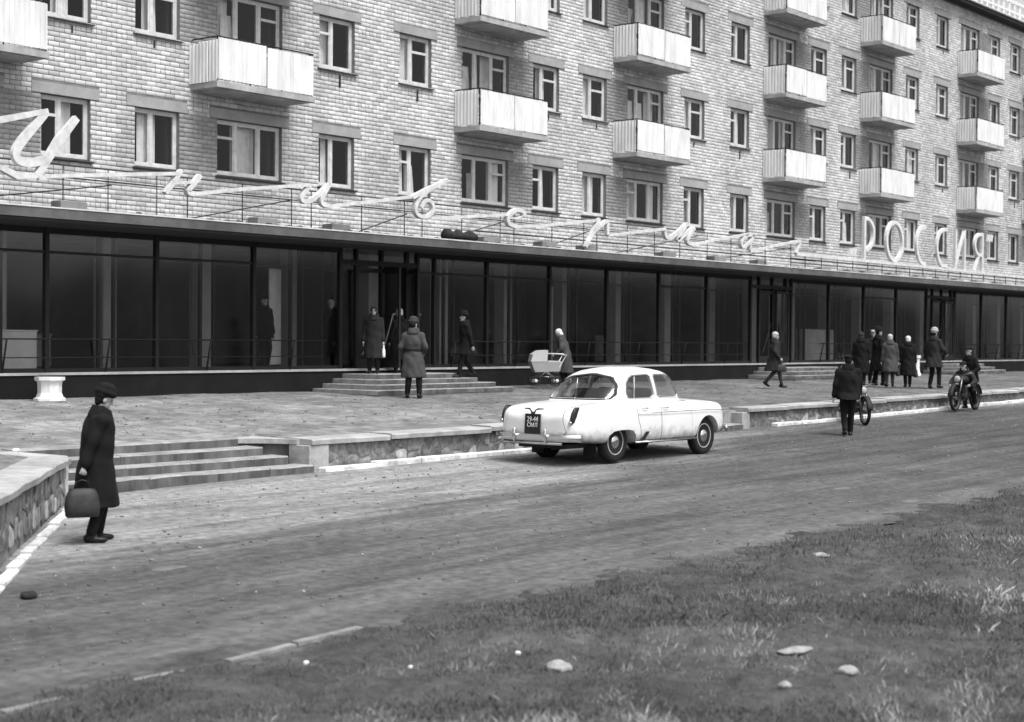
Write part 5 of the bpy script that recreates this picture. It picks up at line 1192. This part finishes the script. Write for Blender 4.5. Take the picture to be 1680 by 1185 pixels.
# ------------------------------------------------------------------ turf, stones and litter in the foreground
def tint_mat(name, lo, hi):
    m = bpy.data.materials.new(name); m.use_nodes = True; N = m.node_tree.nodes; L = m.node_tree.links; b = N['Principled BSDF']; b.inputs['Roughness'].default_value = .9; b.inputs['Specular IOR Level'].default_value = .2
    a = N.new('ShaderNodeAttribute'); a.attribute_name = 'tint'; mr = N.new('ShaderNodeMapRange'); mr.inputs['To Min'].default_value = lo; mr.inputs['To Max'].default_value = hi
    L.new(a.outputs['Fac'], mr.inputs['Value']); cb = N.new('ShaderNodeCombineColor')
    for i in range(3): L.new(mr.outputs[0], cb.inputs[i])
    L.new(cb.outputs[0], b.inputs['Base Color']); return m
M_GRASS = tint_mat('grass_blades', .030, .58)
def patch(x, y, sc, ph): return np.sin(x * sc + ph + 1.7 * np.sin(y * sc * .8 + ph)) * .5 + np.sin(y * sc * 1.7 - x * sc * .6 + 2 * ph) * .3 + np.sin((x + y) * sc * 3.1 + ph * 3) * .2
NB = 520000
# density falls with distance from the camera
r_ = 5 * (9.0) ** rng.random(NB * 2); th = rng.uniform(math.radians(-4), math.radians(92), NB * 2)
gx, gy = r_ * np.cos(th), r_ * np.sin(th) 
ok = (gy < 9.42 + .26 * patch(gx, gy, 1.3, 2.0) + .12 * patch(gx, gy, 7.0, 1.0)) & (gx > 1) & (gx < 60) & (gy > -12); 
pz_ = patch(gx, gy, 1.1, .4) + .5 * patch(gx, gy, 4.0, 1.9)
ok &= (rng.random(NB * 2) < np.clip(.70 + .6 * pz_, .25, 1)); edge = 9.2 - gy; ok &= (rng.random(NB * 2) < np.clip(.40 + edge * .8, .16, 1))
gx, gy, pz_, r_ = gx[ok][:NB], gy[ok][:NB], pz_[ok][:NB], r_[ok][:NB]; n = len(gx)
gz = zg_np(gx, gy) - .01
dry = np.clip(patch(gx, gy, 1.7, 3.1) * .9 + .6 * patch(gx, gy, 6, .3) - .02 + rng.normal(0, .24, n), 0, 1) * np.clip((9.0 - gy) / 3.0, .10, 1)
h = (.022 + .06 * rng.random(n) ** 2 * (1 + .5 * dry)) * np.clip(.8 + .25 * pz_, .4, 1.3); wd = .0024 + .0014 * r_ / 8
az = rng.uniform(0, 2 * PI, n); lean_ = rng.normal(0, .5, n) * h; la = rng.uniform(0, 2 * PI, n) * .5 + .5
dx, dy = np.cos(az) * wd, np.sin(az) * wd; lx, ly = np.cos(la) * lean_, np.sin(la) * lean_
V = np.stack([np.stack([gx - dx, gy - dy, gz], 1), np.stack([gx + dx, gy + dy, gz], 1), np.stack([gx + dx * .7 + lx * .4, gy + dy * .7 + ly * .4, gz + h * .6], 1), np.stack([gx + lx + dx * .05, gy + ly, gz + h], 1), ], 1).reshape(-1, 3)
F = (np.array([[0, 1, 2], [0, 2, 3]])[None] + (np.arange(n) * 4)[:, None, None]).reshape(-1, 3)
o = mk('grass', fastmesh('grass', V, F, M_GRASS, np.repeat(.07 + .10 * rng.random(n) + dry * (.45 + .4 * rng.random(n)), 4))); tag(o, 'rough dark turf with dry pale tufts filling the foreground', 'grass', kind='stuff')
def rock(x, y, sx, sy, sz, seed, name, label, cat, m, z=None, group=None):
    r = random.Random(seed); b = MB().ell((0, 0, 0), (1, 1, 1), 12, 8); b.v = [(p[0] * sx, p[1] * sy, p[2] * sz) for p in b.v]
    o_ = [(a * (1 + .14 * math.sin(7 * a / sx + seed) + .1 * math.sin(5 * c / sz)), d * (1 + .14 * math.cos(6 * a / sx)), c * (1 + .12 * math.sin(4 * d / sy + seed))) for a, d, c in b.v]; b.v = o_
    o = b.obj(name, m, None, (x, y, (zg(x, y) if z is None else z) + sz * .45), fix=True, smooth=False); o.rotation_euler = (0, 0, r.uniform(0, 3)); return tag(o, label, cat, group)
rock(9.42, 7.07, .12, .10, .055, 1, 'pale_stone', 'rounded pale stone in the grass below the white car', 'stone', M_PSTONE)
rock(11.18, 6.09, .17, .08, .03, 2, 'pale_stone', 'flat pale stone, upper of the two at the right of the foreground', 'stone', M_PSTONE)
rock(10.6, 5.35, .10, .07, .04, 3, 'pale_stone', 'flat pale stone, lower of the two at the right of the foreground', 'stone', M_PSTONE)
rock(9.95, 5.5, .05, .045, .035, 8, 'pale_stone', 'small pale stone left of the lower flat stone', 'stone', M_PSTONE)
rock(15.5, 8.15, .10, .07, .03, 9, 'pale_stone', 'small pale stone in the dark turf near the road edge at right', 'stone', M_PSTONE)
for x, y, l in ((8.43, 8.68, 'small bright white paper scrap on the turf by the pale kerb, left of three'), (8.85, 8.01, 'small bright white paper scrap on the turf, middle of three'), (9.62, 7.61, 'small bright white paper scrap on the turf above the rounded stone, right of three')):
    rock(x, y, .026, .020, .02, 5, 'paper_scrap', l, 'paper', M_PAPER)
rock(8.6, 12.4, .10, .07, .05, 4, 'dark_clod', 'dark clod of earth lying on the road at lower left', 'clod', M_DEBRIS, zr(8.6, 12.4))
rock(8.2, 12.45, .045, .035, .02, 6, 'dark_clod', 'smaller dark clod left of the big one on the road', 'clod', M_DEBRIS, zr(8.2, 12.45))

# loose grit and pebbles on the road, verge and raised pavement
def grit(name, n, xf, yf, zf_, lo, hi, label):
    xs, ys = xf(n), yf(n); sz = lo + (hi - lo) * rng.random(n) ** 16; zz = np.array([zf_(a, b) for a, b in zip(xs, ys)])
    base = np.array([(1, 0, 0), (0, 1, 0), (-1, 0, 0), (0, -1, 0), (0, 0, .8), (0, 0, -.6)]); ang = rng.uniform(0, 6.28, n); c_, s_ = np.cos(ang), np.sin(ang)
    V = base[None] * (1 + rng.uniform(-.35, .35, (n, 6, 1))) * sz[:, None, None]; X = V[..., 0] * c_[:, None] * 1.4 - V[..., 1] * s_[:, None]; Y = V[..., 0] * s_[:, None] * 1.4 + V[..., 1] * c_[:, None]
    V = np.stack([X + xs[:, None], Y + ys[:, None], V[..., 2] + zz[:, None] + sz[:, None] * .25], 2).reshape(-1, 3)
    f = np.array([(0, 1, 4), (1, 2, 4), (2, 3, 4), (3, 0, 4), (1, 0, 5), (2, 1, 5), (3, 2, 5), (0, 3, 5)]); F = (f[None] + (np.arange(n) * 6)[:, None, None]).reshape(-1, 3)
    t_ = rng.random(n) ** 2.5; o = mk(name, fastmesh(name, V, F, M_GRIT, np.repeat(t_, 6))); tag(o, label, 'grit', kind='stuff')
M_GRIT = tint_mat('grit', .09, .36)
grit('road_grit', 26000, lambda n: 3 + 45 * rng.random(n) ** 1.5, lambda n: 9.5 + 8.2 * rng.random(n) ** .8, zr, .004, .022, 'loose grit and small stones scattered over the road')
grit('pavement_grit', 12000, lambda n: 10 + 40 * rng.random(n) ** 1.3, lambda n: 19.4 + 7.2 * rng.random(n), zp, .005, .026, 'loose grit and small stones on the raised pavement')
